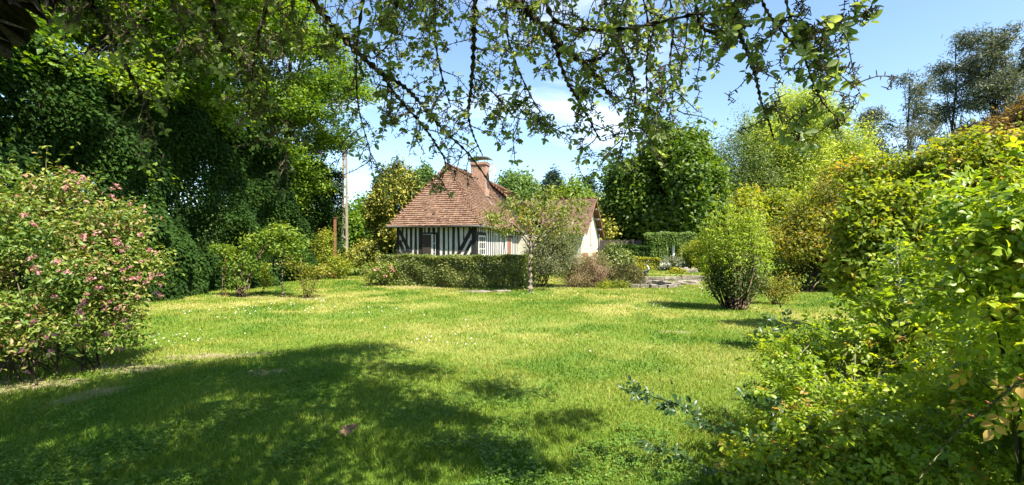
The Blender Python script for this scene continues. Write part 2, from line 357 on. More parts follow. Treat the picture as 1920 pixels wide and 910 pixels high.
def sublobes(lobes, k, f, seed, low=-.6):
    r = RN(seed); o = []
    for c, R in lobes:
        for _ in range(k):
            d = unit(r.normal(size=3)); d[2] = max(d[2], low); o.append((c+d*R*(.45+.5*r.random()), R*f*(.6+.8*r.random())))
    return o
def tree(name, label, cat, base, trunk_h, r0, lobes, leafmat, per_m2, nl, spread, size, seed, barkmat='bark', group=None, limbs=8, lean=(0, 0), aspect=.6, crown='crown', templ=T_DIA, **kw):
    rng = RN(seed); base = np.array([base[0], base[1], float(gh(base[0], base[1]))-.05])
    o = thing(name, label, cat, base, group); mb = MB()
    top = base+np.array([lean[0], lean[1], trunk_h]); p = trunk_mesh(mb, base, top, r0, r0*.3, rng)
    order = rng.permutation(len(lobes))[:limbs]
    for i in order:
        c = lobes[i][0]; zz = np.clip((c[2]-base[2]-.15*trunk_h)/trunk_h*.8, .25, .95); s = p[int(zz*(len(p)-1))]
        mid = (s+c)/2+np.array([0, 0, .08*np.linalg.norm(c-s)])
        rr = r0*.42*(1-.6*zz); mb.tube(smooth_path([s, mid, c], 4), (rr, rr*.25), 6, .5)
    mb.build('trunk', M[barkmat], o, True)
    ps, ns, ss, tt = clump_leaves(lobes, per_m2, nl, spread, size, seed+1, **kw)
    k = ps[:, 2] > base[2]+.1
    leaves(crown, M[leafmat], o, ps[k], ns[k], ss[k], tt[k], aspect, templ, seed+2)
    return o
def shrub(name, label, cat, base, lobes, leafmat, per_m2, nl, spread, size, seed, stems=10, stem_r=.018, stemmat='twig', group=None, aspect=.55, templ=T_DIA, stem_reach=.85, foot=.12, **kw):
    rng = RN(seed); base = np.array([base[0], base[1], float(gh(base[0], base[1]))-.02])
    o = thing(name, label, cat, base, group)
    if stems:
        mb = MB()
        for i in range(stems):
            c, R = lobes[rng.integers(len(lobes))]; a = rng.random()*6.28
            s = base+np.array([math.cos(a), math.sin(a), 0])*foot*rng.random()**.5
            e = base+(c+unit(rng.normal(size=3))*R*.6-base)*stem_reach
            if e[2] < base[2]+.15: e[2] = base[2]+.2
            m_ = s*.5+e*.5+np.array([0, 0, .15*np.linalg.norm(e-s)])
            mb.tube(smooth_path([s, m_, e], 4), (stem_r*(.6+.6*rng.random()), stem_r*.3), 5, .5)
        mb.build('stems', M[stemmat], o, True)
    ps, ns, ss, tt = clump_leaves(lobes, per_m2, nl, spread, size, seed+1, **kw)
    k = ps[:, 2] > gh(ps[:, 0], ps[:, 1])+.02
    leaves('foliage', M[leafmat], o, ps[k], ns[k], ss[k], tt[k], aspect, templ, seed+2)
    return o
def lumpy_box(name, label, cat, p0, p1, depth, h, leafmat, dens, size, seed, group=None, core=True, rough=.05, aspect=.6, tvar=.2, up=.35, z0=0, stemmat='twig', htop=None):
    """clipped hedge along p0-p1 (front line), depth to the far side"""
    rng = RN(seed); p0 = np.asarray(p0, float); p1 = np.asarray(p1, float); d = p1-p0; Lg = np.linalg.norm(d); d /= Lg; b = np.array([-d[1], d[0]])
    g0 = float(gh(*((p0+p1)/2))); o = thing(name, label, cat, (*((p0+p1)/2), g0), group); PP, NN = [], []
    def wob(s, z): return rough*(np.sin(s*2.3+seed)+np.sin(s*5.1+z*3)+np.sin(z*6.3+s*1.3))
    for area, kind in ((Lg*h, 'f'), (Lg*h*.5, 'b'), (Lg*depth, 't'), (depth*h, 'l'), (depth*h, 'r')):
        n = int(area*dens); s = rng.random(n)*Lg; z = rng.random(n)*h; q = rng.random(n)*depth; inn = np.abs(rng.normal(size=n))*.07
        if kind == 'f': s_, q_, z_, nn = s, inn-wob(s, z), z, (0, -1, 0)
        elif kind == 'b': s_, q_, z_, nn = s, depth-inn, z, (0, 1, 0)
        elif kind == 't': s_, q_, z_, nn = s, q, h-inn+wob(s, q)*.8, (0, 0, 1)
        elif kind == 'l': s_, q_, z_, nn = inn-wob(q, z), q, z, (-1, 0, 0)
        else: s_, q_, z_, nn = Lg-inn+wob(q, z), q, z, (1, 0, 0)
        xy = p0+np.outer(s_, d)+np.outer(q_, b); PP.append(np.column_stack([xy, z_]))
        nw = np.array([*(d*nn[0]+b*nn[1]), nn[2]]); NN.append(np.tile(nw, (n, 1)))
    ps = np.concatenate(PP); ns = np.concatenate(NN)
    ps[:, 2] += gh(ps[:, 0], ps[:, 1])+z0
    m = len(ps); t = .5+tvar*(.6*np.sin(ps[:, 0]*3.1+ps[:, 2]*4)*np.sin(ps[:, 1]*2.7-ps[:, 2]*3.3)+.7*rng.normal(size=m))
    nrm = .6*ns+np.array([0, 0, up])+.55*rng.normal(size=(m, 3))
    leaves('foliage', M[leafmat], o, ps, nrm, size*(.6+.8*rng.random(m)), t, aspect, T_DIA, seed+1)
    if core:
        mb = MB(); n = max(4, int(Lg*3.2))
        for i in range(n):
            s = (i+.5+.5*(rng.random()-.5))/n*Lg; xy = p0+d*s+b*depth*(.3+.4*rng.random()); bz = float(gh(*xy))
            for k in range(3):
                e = np.array([*(xy+rng.normal(size=2)*.22), bz+h*(.7+.2*rng.random())])
                mb.tube([np.array([*xy, bz+z0-.03]), np.array([*(xy+rng.normal(size=2)*.08), bz+z0+h*.4]), e], (.02, .006), 4)
        mb.build('stems', M[stemmat], o, True)
    return o
M['coppermaple'] = leaf_mat('copper maple leaf', G3((.08, .06, .02), (.17, .115, .035), (.28, .19, .06)), .4, .5, .3, (1.4, 1.2, .5))
M['hazeldark'] = leaf_mat('dark shrub leaf', G3((.03, .06, .010), (.06, .10, .015), (.12, .15, .03)), .35, .5, .3, (1.5, 1.4, .45))
M['budgreen'] = solid_mat('rose bud', (.06, .09, .03), (.12, .10, .05), 30, .6)
GRASS_N = 640000
# lobes of the apple crown that stays above the frame: x, y, z, scale
CROWN = [(x+.3, y+.3, z, s) for x, y, z, s in [(-3.4, 1.7, 4.2, 1.15), (-2.8, 2.4, 4.4, 1.1), (-1.9, 3.3, 4.7, 1.1), (-1.0, 4.0, 4.9, 1.05), (-.2, 4.3, 5.0, .95), (-2.1, 2.3, 4.2, 1.1), (-1.2, 3.0, 4.4, 1.1), (-.3, 3.4, 4.5, .9), (-2.8, 1.2, 3.9, 1.2), (-.6, 1.9, 4.0, .9), (.3, 2.6, 4.3, .75), (-2.3, .3, 3.9, 1.2), (-1.0, .3, 3.9, 1.0), (-.1, .9, 3.9, .85), (-4.1, 1.1, 4.0, 1.0), (.8, 3.4, 4.7, .65), (1.5, .2, 4.0, .6), (.4, -.1, 3.9, .8), (1.0, 1.8, 4.4, .5), (-1.7, 2.2, 4.6, .9), (-2.2, 2.8, 4.9, 1.0), (-.5, 2.8, 4.8, .8), (-3.1, .7, 4.3, 1.1), (1.9, 2.6, 4.7, .55), (2.5, 1.8, 4.4, .45), (-1.5, 1.3, 4.0, .75), (-2.6, 1.6, 4.6, .7), (-1.9, .6, 4.3, .8), (1.07, 1.28, 4.1, .65), (.27, 1.37, 4.2, .65), (1.68, 1.1, 4.2, .5), (-.5, .9, 4.4, .7)]]

# ------------------------------------------------------------------ the ground
def vnoise(x, y, f, seed):
    r = RN(seed); g = r.random((64, 64)); x = np.asarray(x)*f; y = np.asarray(y)*f
    xi = np.floor(x).astype(int); yi = np.floor(y).astype(int); fx = x-xi; fy = y-yi
    fx = fx*fx*(3-2*fx); fy = fy*fy*(3-2*fy); A = lambda i, j: g[i % 64, j % 64]
    return (A(xi, yi)*(1-fx)+A(xi+1, yi)*fx)*(1-fy)+(A(xi, yi+1)*(1-fx)+A(xi+1, yi+1)*fx)*fy
BARE = [(-4.4, 7.0, 1.0, .22), (-5.0, 6.35, .9, .3), (-3.9, 7.15, .55, .16), (-6.4, 5.6, 1.5, .45), (3.05, 9.2, .3, .2), (-1.5, 18.6, 1.6, .5), (-4.6, 5.2, .35, .3), (-3.0, 6.0, .3, .12),
        (-3.6, 20.2, 3.4, .55), (-8.8, 15.9, 1.5, .35), (-6.4, 15.7, .8, .3), (1.5, 20.3, 1.6, .9), (4.5, 21, 3, .8), (9.3, 18.6, .8, .4), (-5.4, 21.5, 1.4, .5), (7.6, 21.6, 1.4, .35)]
def masks(x, y):
    x = np.asarray(x, float); y = np.asarray(y, float)
    dry = np.clip((vnoise(x, y, .32, 3)*.55+vnoise(x, y, .9, 4)*.3+vnoise(x, y, 2.3, 5)*.25-.46)*2.4, 0, 1)
    lush = np.clip((vnoise(x+9, y, .75, 6)*.6+vnoise(x, y+5, 1.9, 7)*.45-.55)*4, 0, 1)
    dry = dry*(1-.7*lush)*np.clip((y-4.5)/4, .05, 1)
    bare = np.zeros_like(x); nn = vnoise(x, y, 2.6, 8)*.6+vnoise(x, y, 7, 9)*.5-.55
    for cx, cy, rx, ry in BARE:
        d = np.sqrt(((x-cx)/rx)**2+((y-cy)/ry)**2); bare = np.maximum(bare, np.clip((1.0-d+nn*1.5)*2.2, 0, .8))
    return dry, bare, lush
POND = np.array([(4.55, 20.9), (5.1, 20.2), (6.0, 19.95), (6.75, 20.3), (6.95, 21.1), (6.9, 21.9), (6.3, 22.4), (5.4, 22.6), (4.7, 22.2)])
PC = POND.mean(0)
def in_pond(x, y, k=1.0):
    a = np.arctan2(POND[:, 1]-PC[1], POND[:, 0]-PC[0]); o = np.argsort(a); r = np.hypot(*(POND-PC).T)
    aa = np.arctan2(np.asarray(y)-PC[1], np.asarray(x)-PC[0]); rr = np.interp(aa, a[o], r[o], period=2*math.pi)
    return np.hypot(np.asarray(x)-PC[0], np.asarray(y)-PC[1]) < rr*k
xs = np.concatenate([-np.geomspace(900, 14, 22), np.arange(-13.8, 13.9, .16), np.geomspace(14.2, 900, 22)])
ys = np.concatenate([-np.geomspace(600, 6, 14), np.arange(-5.5, 26, .16), np.geomspace(26.2, 1500, 26)])
gx, gy = np.meshgrid(xs, ys); gz = gh(gx, gy); gz = np.where(in_pond(gx, gy, 1.03), -.42, gz)
nx, ny = len(xs), len(ys); ii = (np.arange(ny-1)[:, None]*nx+np.arange(nx-1)).ravel()
gme = mesh_np('lawn', np.column_stack([gx.ravel(), gy.ravel(), gz.ravel()]), [np.column_stack([ii, ii+1, ii+nx+1, ii+nx])], M['ground'], smooth=True)
dry, bare, lush = masks(gx.ravel(), gy.ravel())
for nm, val in (('dry', dry), ('bare', np.clip(bare, 0, 1))):
    a = gme.attributes.new(nm, 'FLOAT', 'POINT'); a.data.foreach_set('value', val.astype(np.float32))
tag(link('lawn', gme), kind='structure')

# grass blades: bent tapered strips
def grass(N, seed):
    r = RN(seed); y = 1.6*np.exp(r.random(N)*math.log(34/1.6)); x = (r.random(N)*2-1)*np.minimum(1.22*y+.6, 14)
    x = np.where(y > 20, x, x); dry, bare, lush = masks(x, y)
    keep = (r.random(N) > bare*.80) & ~in_pond(x, y, 1.12) & (r.random(N) > .25*dry); x, y, dry, lush = x[keep], y[keep], dry[keep], lush[keep]
    N = len(x); z = gh(x, y); clump = vnoise(x, y, 4.5, 11); tuft = (vnoise(x, y, 1.3, 12) > .74)*np.clip((9-y)/6, 0, 1)
    h = (.028+.045*r.random(N)**2)*(.7+.5*clump)*(1+.25*lush+.5*tuft)*(1+np.clip(3.4-y, 0, 1)*.5); w = .0022*(.7+.6*r.random(N))*np.clip(y/3.2, 1, 9)**.82
    h *= np.clip(.85+.02*y, 1, 1.25)
    a = r.random(N)*6.283; lean = (.25+.75*r.random(N))*h*1.0; ca, sa = np.cos(a), np.sin(a)
    b = r.random(N)*6.283; wx, wy = np.cos(b)*w, np.sin(b)*w
    V = np.empty((N, 5, 3)); B = np.column_stack([x, y, z-.004])
    V[:, 0] = B-np.column_stack([wx, wy, 0*w]); V[:, 1] = B+np.column_stack([wx, wy, 0*w])
    m = B+np.column_stack([ca*lean*.35, sa*lean*.35, h*.62]); V[:, 2] = m+np.column_stack([wx, wy, 0*w])*.75; V[:, 3] = m-np.column_stack([wx, wy, 0*w])*.75
    V[:, 4] = B+np.column_stack([ca*lean, sa*lean, h*(1-.35*(lean/h)**2*.6)])
    base = (np.arange(N)*5)[:, None]
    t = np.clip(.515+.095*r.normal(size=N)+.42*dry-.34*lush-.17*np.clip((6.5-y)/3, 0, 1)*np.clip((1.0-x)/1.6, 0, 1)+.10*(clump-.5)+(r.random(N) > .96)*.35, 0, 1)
    me = mesh_np('grass', V.reshape(-1, 3), [base+np.array([0, 1, 2, 3]), base+np.array([3, 2, 4])], M['grass'], [t, t])
    return link('grass', me)
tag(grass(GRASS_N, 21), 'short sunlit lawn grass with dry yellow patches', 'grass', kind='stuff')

# clover: three leaflets on a stalk, in patches near the front
r = RN(31); n = 60000; y = 1.8*np.exp(r.random(n)*math.log(9/1.8)); x = -1.0+(r.random(n)*2-1)*1.25*y
pn = vnoise(x, y, 1.15, 14)*.6+vnoise(x, y, 3.1, 15)*.5; k = (pn > .585) & (masks(x, y)[1] < .4) & (x < 1.4+.2*r.normal(size=n)) & (y < 7.3); x, y = x[k], y[k]; n = len(x)
z = gh(x, y)+.035+.03*r.random(n); a0 = r.random(n)*6.283; PP, AA, NN, TT = [], [], [], []
tl = .5+.2*r.normal(size=n)
for j in range(3):
    a = a0+j*2.094+.2*r.normal(size=n); ax = np.column_stack([np.cos(a), np.sin(a), .1*r.normal(size=n)])
    PP.append(np.column_stack([x, y, z])); AA.append(ax); NN.append(np.column_stack([.35*r.normal(size=n), .35*r.normal(size=n), np.ones(n)])); TT.append(tl+.08*r.normal(size=n))
sz = np.tile(.0125+.009*r.random(n), 3)
tag(leaves('clover', M['clover'], None, np.concatenate(PP), np.concatenate(NN), sz, np.concatenate(TT), .95, T_DIA, 32, np.concatenate(AA)), 'low clover growing through the shaded front lawn', 'clover', kind='stuff')

# daisies scattered in drifts
r = RN(33); n = 9000; y = 7*np.exp(r.random(n)*math.log(26/7)); x = (r.random(n)*2-1)*1.1*y
d = np.zeros(n)
for cx, cy, rad in ((-7.7, 12.4, 1.1), (-6.4, 11.7, .9), (-6, 13.6, 1), (-5.2, 12.6, .8), (3.9, 13.2, .5), (3.6, 12.9, .4), (7.2, 19, 1.8), (6, 18.4, 1.3), (8.3, 21, 1.6), (-5.9, 8.4, .8), (-3.2, 12.2, .7), (9, 23, 2.2), (9, 26, 2.5), (2, 17, 1.5), (-1, 8, .5)):
    d = np.maximum(d, np.exp(-((x-cx)**2+(y-cy)**2)/rad**2))
k = (r.random(n) < d*.30+.005) & ~in_pond(x, y, 1.15); x, y = x[k], y[k]; n = len(x); z = gh(x, y)+.05+.02*r.random(n)
nr = np.column_stack([.3*r.normal(size=n)+.15, .3*r.normal(size=n)-.35, np.ones(n)])
PP = np.repeat(np.column_stack([x, y, z]), 3, 0); NN = np.repeat(nr, 3, 0); a = r.random((n, 1))*6.28+np.arange(3)*2.094
AX = np.column_stack([np.cos(a).ravel(), np.sin(a).ravel(), np.zeros(3*n)]); dsz = np.repeat(.010+.0006*y, 3)
tag(leaves('daisies', M['daisy'], None, PP, NN, dsz, .5+.2*r.normal(size=3*n), 1.1, T_DIA, 34, AX), 'tiny white daisies scattered in the lawn', 'daisies', kind='stuff')

# ------------------------------------------------------------------ the half timbered cottage
C0 = np.array([-1.85, 24.4, 0.]); E1 = np.array([.25, .968, 0]); E2 = np.array([-.968, .25, 0]); Z = np.array([0, 0, 1.])
WD, L1, ZE, ZR, OV = 4.38, 9.1, 2.85, 6.29, .36
H = lambda s, t, z: C0+E2*s+E1*t+Z*z              # s leftwards along the front, t back along the side
house = thing('half_timbered_cottage', 'black and white half-timbered cottage under a steep hipped clay tile roof with brick chimney', 'house', C0)
def walls(name, pts, z0, z1, mat, par):
    mb = MB(); n = len(pts)
    for i in range(n):
        a, b = np.array(pts[i]), np.array(pts[(i+1) % n]); nrm = unit(np.cross(b-a, Z)); mb.add([a+Z*z0, b+Z*z0, b+Z*z1, a+Z*z1], [(0, 1, 2, 3)])
    return mb.build(name, mat, par)
walls('wall', [H(0, 0, 0), H(0, L1, 0), H(WD, L1, 0), H(WD, 0, 0)], -.1, ZE+.05, M['plaster'], house)
# stone footing course under the timbers
mb = MB(); mb.box(H(-.05, -.05, -.1), E2*(WD+.1), E1*.10, Z*.55); mb.box(H(-.05, .05, -.1), E1*L1, E2*.10, Z*.55); mb.build('footing', M['stone'], house)
def stud_front(s0, s1, z0, z1, sl0=0, name='stud'):
    rng = RN(int(s0*1000)); mb = MB(); j = rng.normal(size=4)*.016
    a = [H(s0+j[0], -.022, z0), H(s1+j[1], -.022, z0), H(s1+j[2]+sl0, -.022, z1), H(s0+j[3]+sl0, -.022, z1)]
    mb.add(a+[p+E1*.05 for p in a], [(0, 1, 2, 3), (4, 7, 6, 5), (0, 4, 5, 1), (1, 5, 6, 2), (2, 6, 7, 3), (3, 7, 4, 0)]); return mb.build(name, M['timber'], house)
def stud_side(t0, t1, z0, z1, sl0=0, name='stud', s=-.022, mat='timber'):
    rng = RN(int(t0*1000)+7); mb = MB(); j = rng.normal(size=4)*.016
    a = [H(s, t0+j[0], z0), H(s, t1+j[1], z0), H(s, t1+j[2]+sl0, z1), H(s, t0+j[3]+sl0, z1)]
    mb.add(a+[p+E2*.05 for p in a], [(0, 1, 2, 3), (4, 7, 6, 5), (0, 4, 5, 1), (1, 5, 6, 2), (2, 6, 7, 3), (3, 7, 4, 0)]); return mb.build(name, M[mat], house)
zz = lambda v: ZE+.12-(v-165)/215          # heights on the front wall measured from the eave
sx = lambda u: (1040-u)/201
mb = MB(); mb.box(H(-.03, -.03, .45), E2*.23, E1*.23, Z*(ZE-.4)); mb.build('corner_post', M['timber'], house)
mb = MB(); mb.box(H(WD-.12, -.03, .45), E2*.15, E1*.15, Z*(ZE-.4)); mb.build('corner_post', M['timber'], house)
mb = MB(); mb.box(H(.2, -.026, ZE-.05), E2*(WD-.34), E1*.06, Z*.12); mb.build('wall_plate', M['timber'], house)
mb = MB(); mb.box(H(-.026, .2, ZE-.05), E1*(L1-.2), E2*.06, Z*.12); mb.build('wall_plate', M['timber'], house)
mb = MB(); mb.box(H(.2, -.024, .46), E2*(WD-.34), E1*.06, Z*.16); mb.build('sill_beam', M['timber'], house)
mb = MB(); mb.box(H(-.024, .2, .46), E1*(L1-.2), E2*.06, Z*.16); mb.build('sill_beam', M['timber'], house)
for u0, u1, z0 in ((905, 922, 1.7), (845, 866, 1.35), (790, 812, .62), (735, 757, .62), (682, 706, .62), (414, 440, .62), (362, 388, .62), (310, 331, .62), (258, 279, 1.45), (214, 229, 2.0), (968, 982, 2.2)):
    stud_front(sx(u1), sx(u0), z0, ZE-.05)
for u0, u1 in ((515, 541), (565, 592), (470, 487)): stud_front(sx(u1), sx(u0), zz(276), ZE-.05)
stud_front(sx(650), sx(624), .62, ZE-.05, name='door_post'); stud_front(sx(455), sx(440), .62, ZE-.05, name='door_post')
mb = MB(); mb.box(H(sx(624), -.03, zz(284)), E2*(sx(455)-sx(624)), E1*.06, Z*.075); mb.build('lintel', M['timber'], house)
def brace_front(s0, z0, s1, z1, w=.17):
    d = unit(np.array([s1-s0, z1-z0])); n = np.array([-d[1], d[0]])*w/2; mb = MB()
    c = [(s0+n[0], z0+n[1]), (s0-n[0], z0-n[1]), (s1-n[0], z1-n[1]), (s1+n[0], z1+n[1])]
    a = [H(s, -.030, z) for s, z in c]; mb.add(a+[p+E1*.05 for p in a], [(0, 1, 2, 3), (4, 7, 6, 5), (0, 4, 5, 1), (1, 5, 6, 2), (2, 6, 7, 3), (3, 7, 4, 0)]); mb.build('brace', M['timber'], house)
brace_front(WD-.12, 2.62, 3.2, .62); brace_front(WD-.12, 2.08, 3.62, .62); brace_front(WD-.12, 1.5, 3.95, .62, .13)
brace_front(.2, 2.66, 1.35, .62, .19); brace_front(.2, 2.05, .95, .62, .15); brace_front(.2, 1.45, .6, .62, .12)
# front door: dark opening with a white half-open leaf, dark shutter beside it
mb = MB(); mb.box(H(sx(624), -.012, .55), E2*(sx(553)-sx(624)), E1*.01, Z*(zz(284)-.55)); d = mb.build('door', M['glass'], house)
mb = MB()
for s0, w in ((sx(575), .07), (sx(602), .035), (sx(560), .04)): mb.box(H(s0, -.028, .55), E2*w, E1*.014, Z*(zz(288)-.55))
for z in (1.0, 1.45, 1.9): mb.box(H(sx(600), -.026, z), E2*.14, E1*.012, Z*.03)
mb.build('door_frame', M['whitepaint'], d)
mb = MB()
for i in range(4): mb.box(H(sx(553)+.006+i*.115, -.055, .60), E2*.108, E1*.025, Z*(zz(284)-.64))
sh = mb.build('shutter', M['darkwood'], house)
for z in (.9, 1.9): mb = MB(); mb.box(H(sx(553)+.01, -.075, z), E2*.45, E1*.018, Z*.09); mb.build('batten', M['darkwood'], sh)
# side wall: window, studs, braces, brown door
def window_side(t0, t1, z0, z1, cols, rows):
    mb = MB(); mb.box(H(-.010, t0+.04, z0+.04), E1*(t1-t0-.08), E2*.008, Z*(z1-z0-.08)); w = mb.build('window', M['glass'], house)
    mb = MB(); f = .075
    for (a, b, c, d_) in ((t0, t0+f, z0, z1), (t1-f, t1, z0, z1), (t0+f, t1-f, z0, z0+f), (t0+f, t1-f, z1-f, z1)): mb.box(H(-.04, a, c), E1*(b-a), E2*.035, Z*(d_-c))
    for i in range(1, cols):
        t = t0+(t1-t0)*i/cols; mb.box(H(-.034, t-.02, z0+f), E1*.04, E2*.02, Z*(z1-z0-2*f))
    for i in range(1, rows):
        z = z0+(z1-z0)*i/rows; mb.box(H(-.031, t0+f, z-.017), E1*(t1-t0-2*f), E2*.014, Z*.034)
    mb.build('window_frame', M['whitepaint'], w); mb = MB(); mb.box(H(-.09, t0-.05, z0-.06), E1*(t1-t0+.1), E2*.12, Z*.055); mb.build('sill', M['whitepaint'], w)
window_side(.42, 1.62, 1.28, 2.34, 3, 3)
mb = MB(); mb.box(H(-.024, .2, 2.36), E1*1.55, E2*.05, Z*.16); mb.build('lintel', M['timber'], house)
for t in (.42, .78, 1.12, 1.45): stud_side(t, t+.10, 2.52, ZE-.05)
stud_side(.22, .36, .62, 2.36); stud_side(1.68, 1.84, .62, 2.36)
for i, t in enumerate((2.15, 2.5, 2.85, 3.22, 3.58, 3.95, 4.3)): stud_side(t, t+.13, .62, ZE-.05, .05*((i % 3)-1))
stud_side(4.5, 4.66, .62, ZE-.05, .55, 'brace'); stud_side(5.0, 5.14, .62, ZE-.05, .45, 'brace'); stud_side(5.75, 5.9, .62, ZE-.05, -.5, 'brace', -.026)
for t in (7.5, 7.9, 8.3, 8.7): stud_side(t, t+.14, .62, ZE-.05)
mb = MB(); mb.box(H(-.03, 5.95, 2.38), E1*1.5, E2*.05, Z*.13); mb.build('lintel', M['timber'], house)
mb = MB(); mb.box(H(-.045, 6.0, .55), E1*1.05, E2*.035, Z*1.8); d = mb.build('door', M['brownwood'], house)
for t, w_ in ((7.08, .12), (5.9, .08)): mb = MB(); mb.box(H(-.05, t, .55), E1*w_, E2*.04, Z*1.82); mb.build('door_jamb', M['whitepaint'], d)

# tiles: every course laid as single tiles with a raised lower edge
def tile_face(mb, a0, a1, b0, b1, seed, gauge=.125, width=.17, lift=.045):
    """a0-a1 eave edge, b0-b1 upper edge"""
    a0, a1, b0, b1 = [np.asarray(p, float) for p in (a0, a1, b0, b1)]; rng = RN(seed)
    up = (b0+b1)/2-(a0+a1)/2; ex = unit(a1-a0); nrm = unit(np.cross(ex, up)); nrm = nrm if nrm[2] > 0 else -nrm
    rise = np.linalg.norm(up-ex*np.dot(up, ex)); rows = int(rise/gauge)
    mb.add([a0, a1, b1, b0] if np.linalg.norm(b1-b0) > .01 else [a0, a1, b0], [(0, 1, 2, 3)] if np.linalg.norm(b1-b0) > .01 else [(0, 1, 2)], .3)
    band = rng.normal(size=400)*.10
    for i in range(rows):
        s, s2 = i/rows, min(1, (i+1.06)/rows)
        l, r_ = a0+(b0-a0)*s, a1+(b1-a1)*s; l2, r2 = a0+(b0-a0)*s2, a1+(b1-a1)*s2; Lr = np.linalg.norm(r_-l)
        n = max(1, int(Lr/width)); sag = .012*math.sin(i*.7)
        e = np.linspace(0, 1, n+1); off = (.5 if i % 2 else 0)/n; e = np.clip(e+off, 0, 1); e = np.unique(np.concatenate([[0], e]))
        for q in range(len(e)-1):
            if e[q+1]-e[q] < 1e-4: continue
            f0, f1 = e[q]+.0, e[q+1]-.012/max(Lr, .1); lf = lift*(.8+.5*rng.random())
            p0, p1 = l+(r_-l)*f0, l+(r_-l)*f1; p2, p3 = l2+(r2-l2)*f1, l2+(r2-l2)*f0
            jit = (rng.random()-.5)*.03*unit(up)
            t = np.clip(.5+.14*rng.normal()+.7*band[i]+(.45 if rng.random() > .985 else 0)-(.35 if rng.random() > .955 else 0), 0, 1)
            V = [p0+nrm*lf+jit, p1+nrm*lf+jit, p2+nrm*.006, p3+nrm*.006, p0+nrm*.003+jit, p1+nrm*.003+jit]
            mb.add(V, [(0, 1, 2, 3), (4, 5, 1, 0)], t)
APX = H(WD/2, 1.62, ZR); RB = H(WD/2, L1+.3, ZR); eA = H(-OV, -OV, ZE-.02); eB = H(WD+OV, -OV, ZE-.02); eC = H(-OV, L1+.3, ZE-.02); eD = H(WD+OV, L1+.3, ZE-.02)
mb = MB(); tile_face(mb, eB, eA, APX, APX, 1); tile_face(mb, eA, eC, APX, RB, 2); tile_face(mb, eD, eB, RB, APX, 3)
mb.add([eA, eB, eD, eC], [(0, 1, 2, 3)], .2)
roof = mb.build('roof', M['tile'], house)
def capline(a, b, name, par, n, rad=.085, mat='hiptile', seed=0):
    mb = MB(); rng = RN(seed); a, b = np.asarray(a, float), np.asarray(b, float); d = (b-a)/n
    for i in range(n):
        p = a+d*i; mb.tube([p-d*.08+Z*.03, p+d*1.0], (rad*(1.1+.15*rng.random()), rad*.82), 8, .5)
    return mb.build(name, M[mat], par)
capline(eA, APX, 'hip_tiles', roof, 18, .075); capline(eB, APX, 'hip_tiles', roof, 20, .08); capline(APX, RB, 'ridge_tiles', roof, 24, .085)
mb = MB()
for a, b in ((eB, eA), (eA, eC)):
    n = unit(np.cross(b-a, Z)); mb.box(a-Z*.10+n*.005, (b-a)*1.0, n*.03, Z*.10)
mb.build('fascia', M['umber'], house)
mb = MB(); nn = unit(np.cross(eA-eB, Z)); n2 = unit(np.cross(eC-eA, Z))
mb.tube([eB+nn*.075-Z*.03, eA+nn*.075-Z*.06], .055, 8); mb.tube([eA+n2*.075-Z*.06, eC+n2*.075-Z*.03], .055, 8); mb.build('gutter', M['zinc'], house)
# rear range: wider, shallower roof on the same ridge
T2, LE2, R2 = L1, 6.2, 2.0
rA = H(WD/2, T2, ZR+.10); rB = H(WD/2, T2+LE2, ZR+.10); qa = H(-R2-.3, T2, ZE-.05); qb = H(-R2-.3, T2+LE2, ZE-.05); qc = H(WD+.6, T2, ZE-.1); qd = H(WD+.6, T2+LE2, ZE-.1)
mb = MB(); tile_face(mb, qa, qb, rA, rB, 4); tile_face(mb, qd, qc, rB, rA, 5); roof2 = mb.build('roof', M['tile'], house)
mb = MB(); mb.add([H(-R2, T2+.04, ZE-.2), H(WD+.3, T2+.04, ZE-.2), H(WD/2, T2+.04, ZR)], [(0, 1, 2)]); mb.build('gable', M['umber'], house)  # gable triangle drawn in one even dark tone
walls('wall', [H(-R2, T2+.05, 0), H(-R2, T2+LE2, 0), H(WD, T2+LE2, 0), H(WD, T2+.05, 0)], -.1, ZE+.05, M['cream'], house)
capline(qa+Z*.05, rA+Z*.02, 'verge_tiles', roof2, 22, .10, seed=3); capline(rA, rB, 'ridge_tiles', roof2, 18, .085, seed=4)
# chimney
def prism(name, s0, s1, t0, t1, z0, z1, mat, par):
    mb = MB(); mb.box(H(s0, t0, z0), E2*(s1-s0), E1*(t1-t0), Z*(z1-z0)); return mb.build(name, M[mat], par)
cs0, cs1, ct0, ct1 = WD/2-1.02, WD/2-.05, 5.35, 6.15
ch = prism('chimney', cs0, cs1, ct0, ct1, 4.4, 6.92, 'brick', house)
prism('corbel', cs0-.06, cs1+.06, ct0-.06, ct1+.06, 6.92, 7.0, 'brick', ch); prism('corbel', cs0-.03, cs1+.03, ct0-.03, ct1+.03, 7.0, 7.08, 'brick', ch)
for s in (cs0+.1, cs1-.1):
    for t in (ct0+.1, ct1-.1): mb = MB(); mb.tube([H(s, t, 7.06), H(s, t, 7.36)], .018, 5); mb.build('cap_leg', M['zinc'], ch)
mb = MB(); n = 10; V = []; Fs = []
for i in range(n+1):
    a = i/n; s = cs0-.22+(cs1-cs0+.42)*a; z = 7.34+.10*math.sin(math.pi*a)**.7-.03*a
    V += [H(s, ct0-.1, z), H(s, ct1+.1, z), H(s, ct0-.1, z-.06), H(s, ct1+.1, z-.06)]
for i in range(n):
    b = i*4; Fs += [(b, b+1, b+5, b+4), (b+2, b+6, b+7, b+3), (b, b+4, b+6, b+2), (b+1, b+3, b+7, b+5)]
Fs += [(0, 2, 3, 1), (n*4, n*4+1, n*4+3, n*4+2)]; mb.add(V, Fs); mb.build('chimney_cap', M['zinc'], ch)
sl = lambda s: ZE-.02+(ZR-ZE)*(s+OV)/(WD/2+OV)     # height of the side roof at s
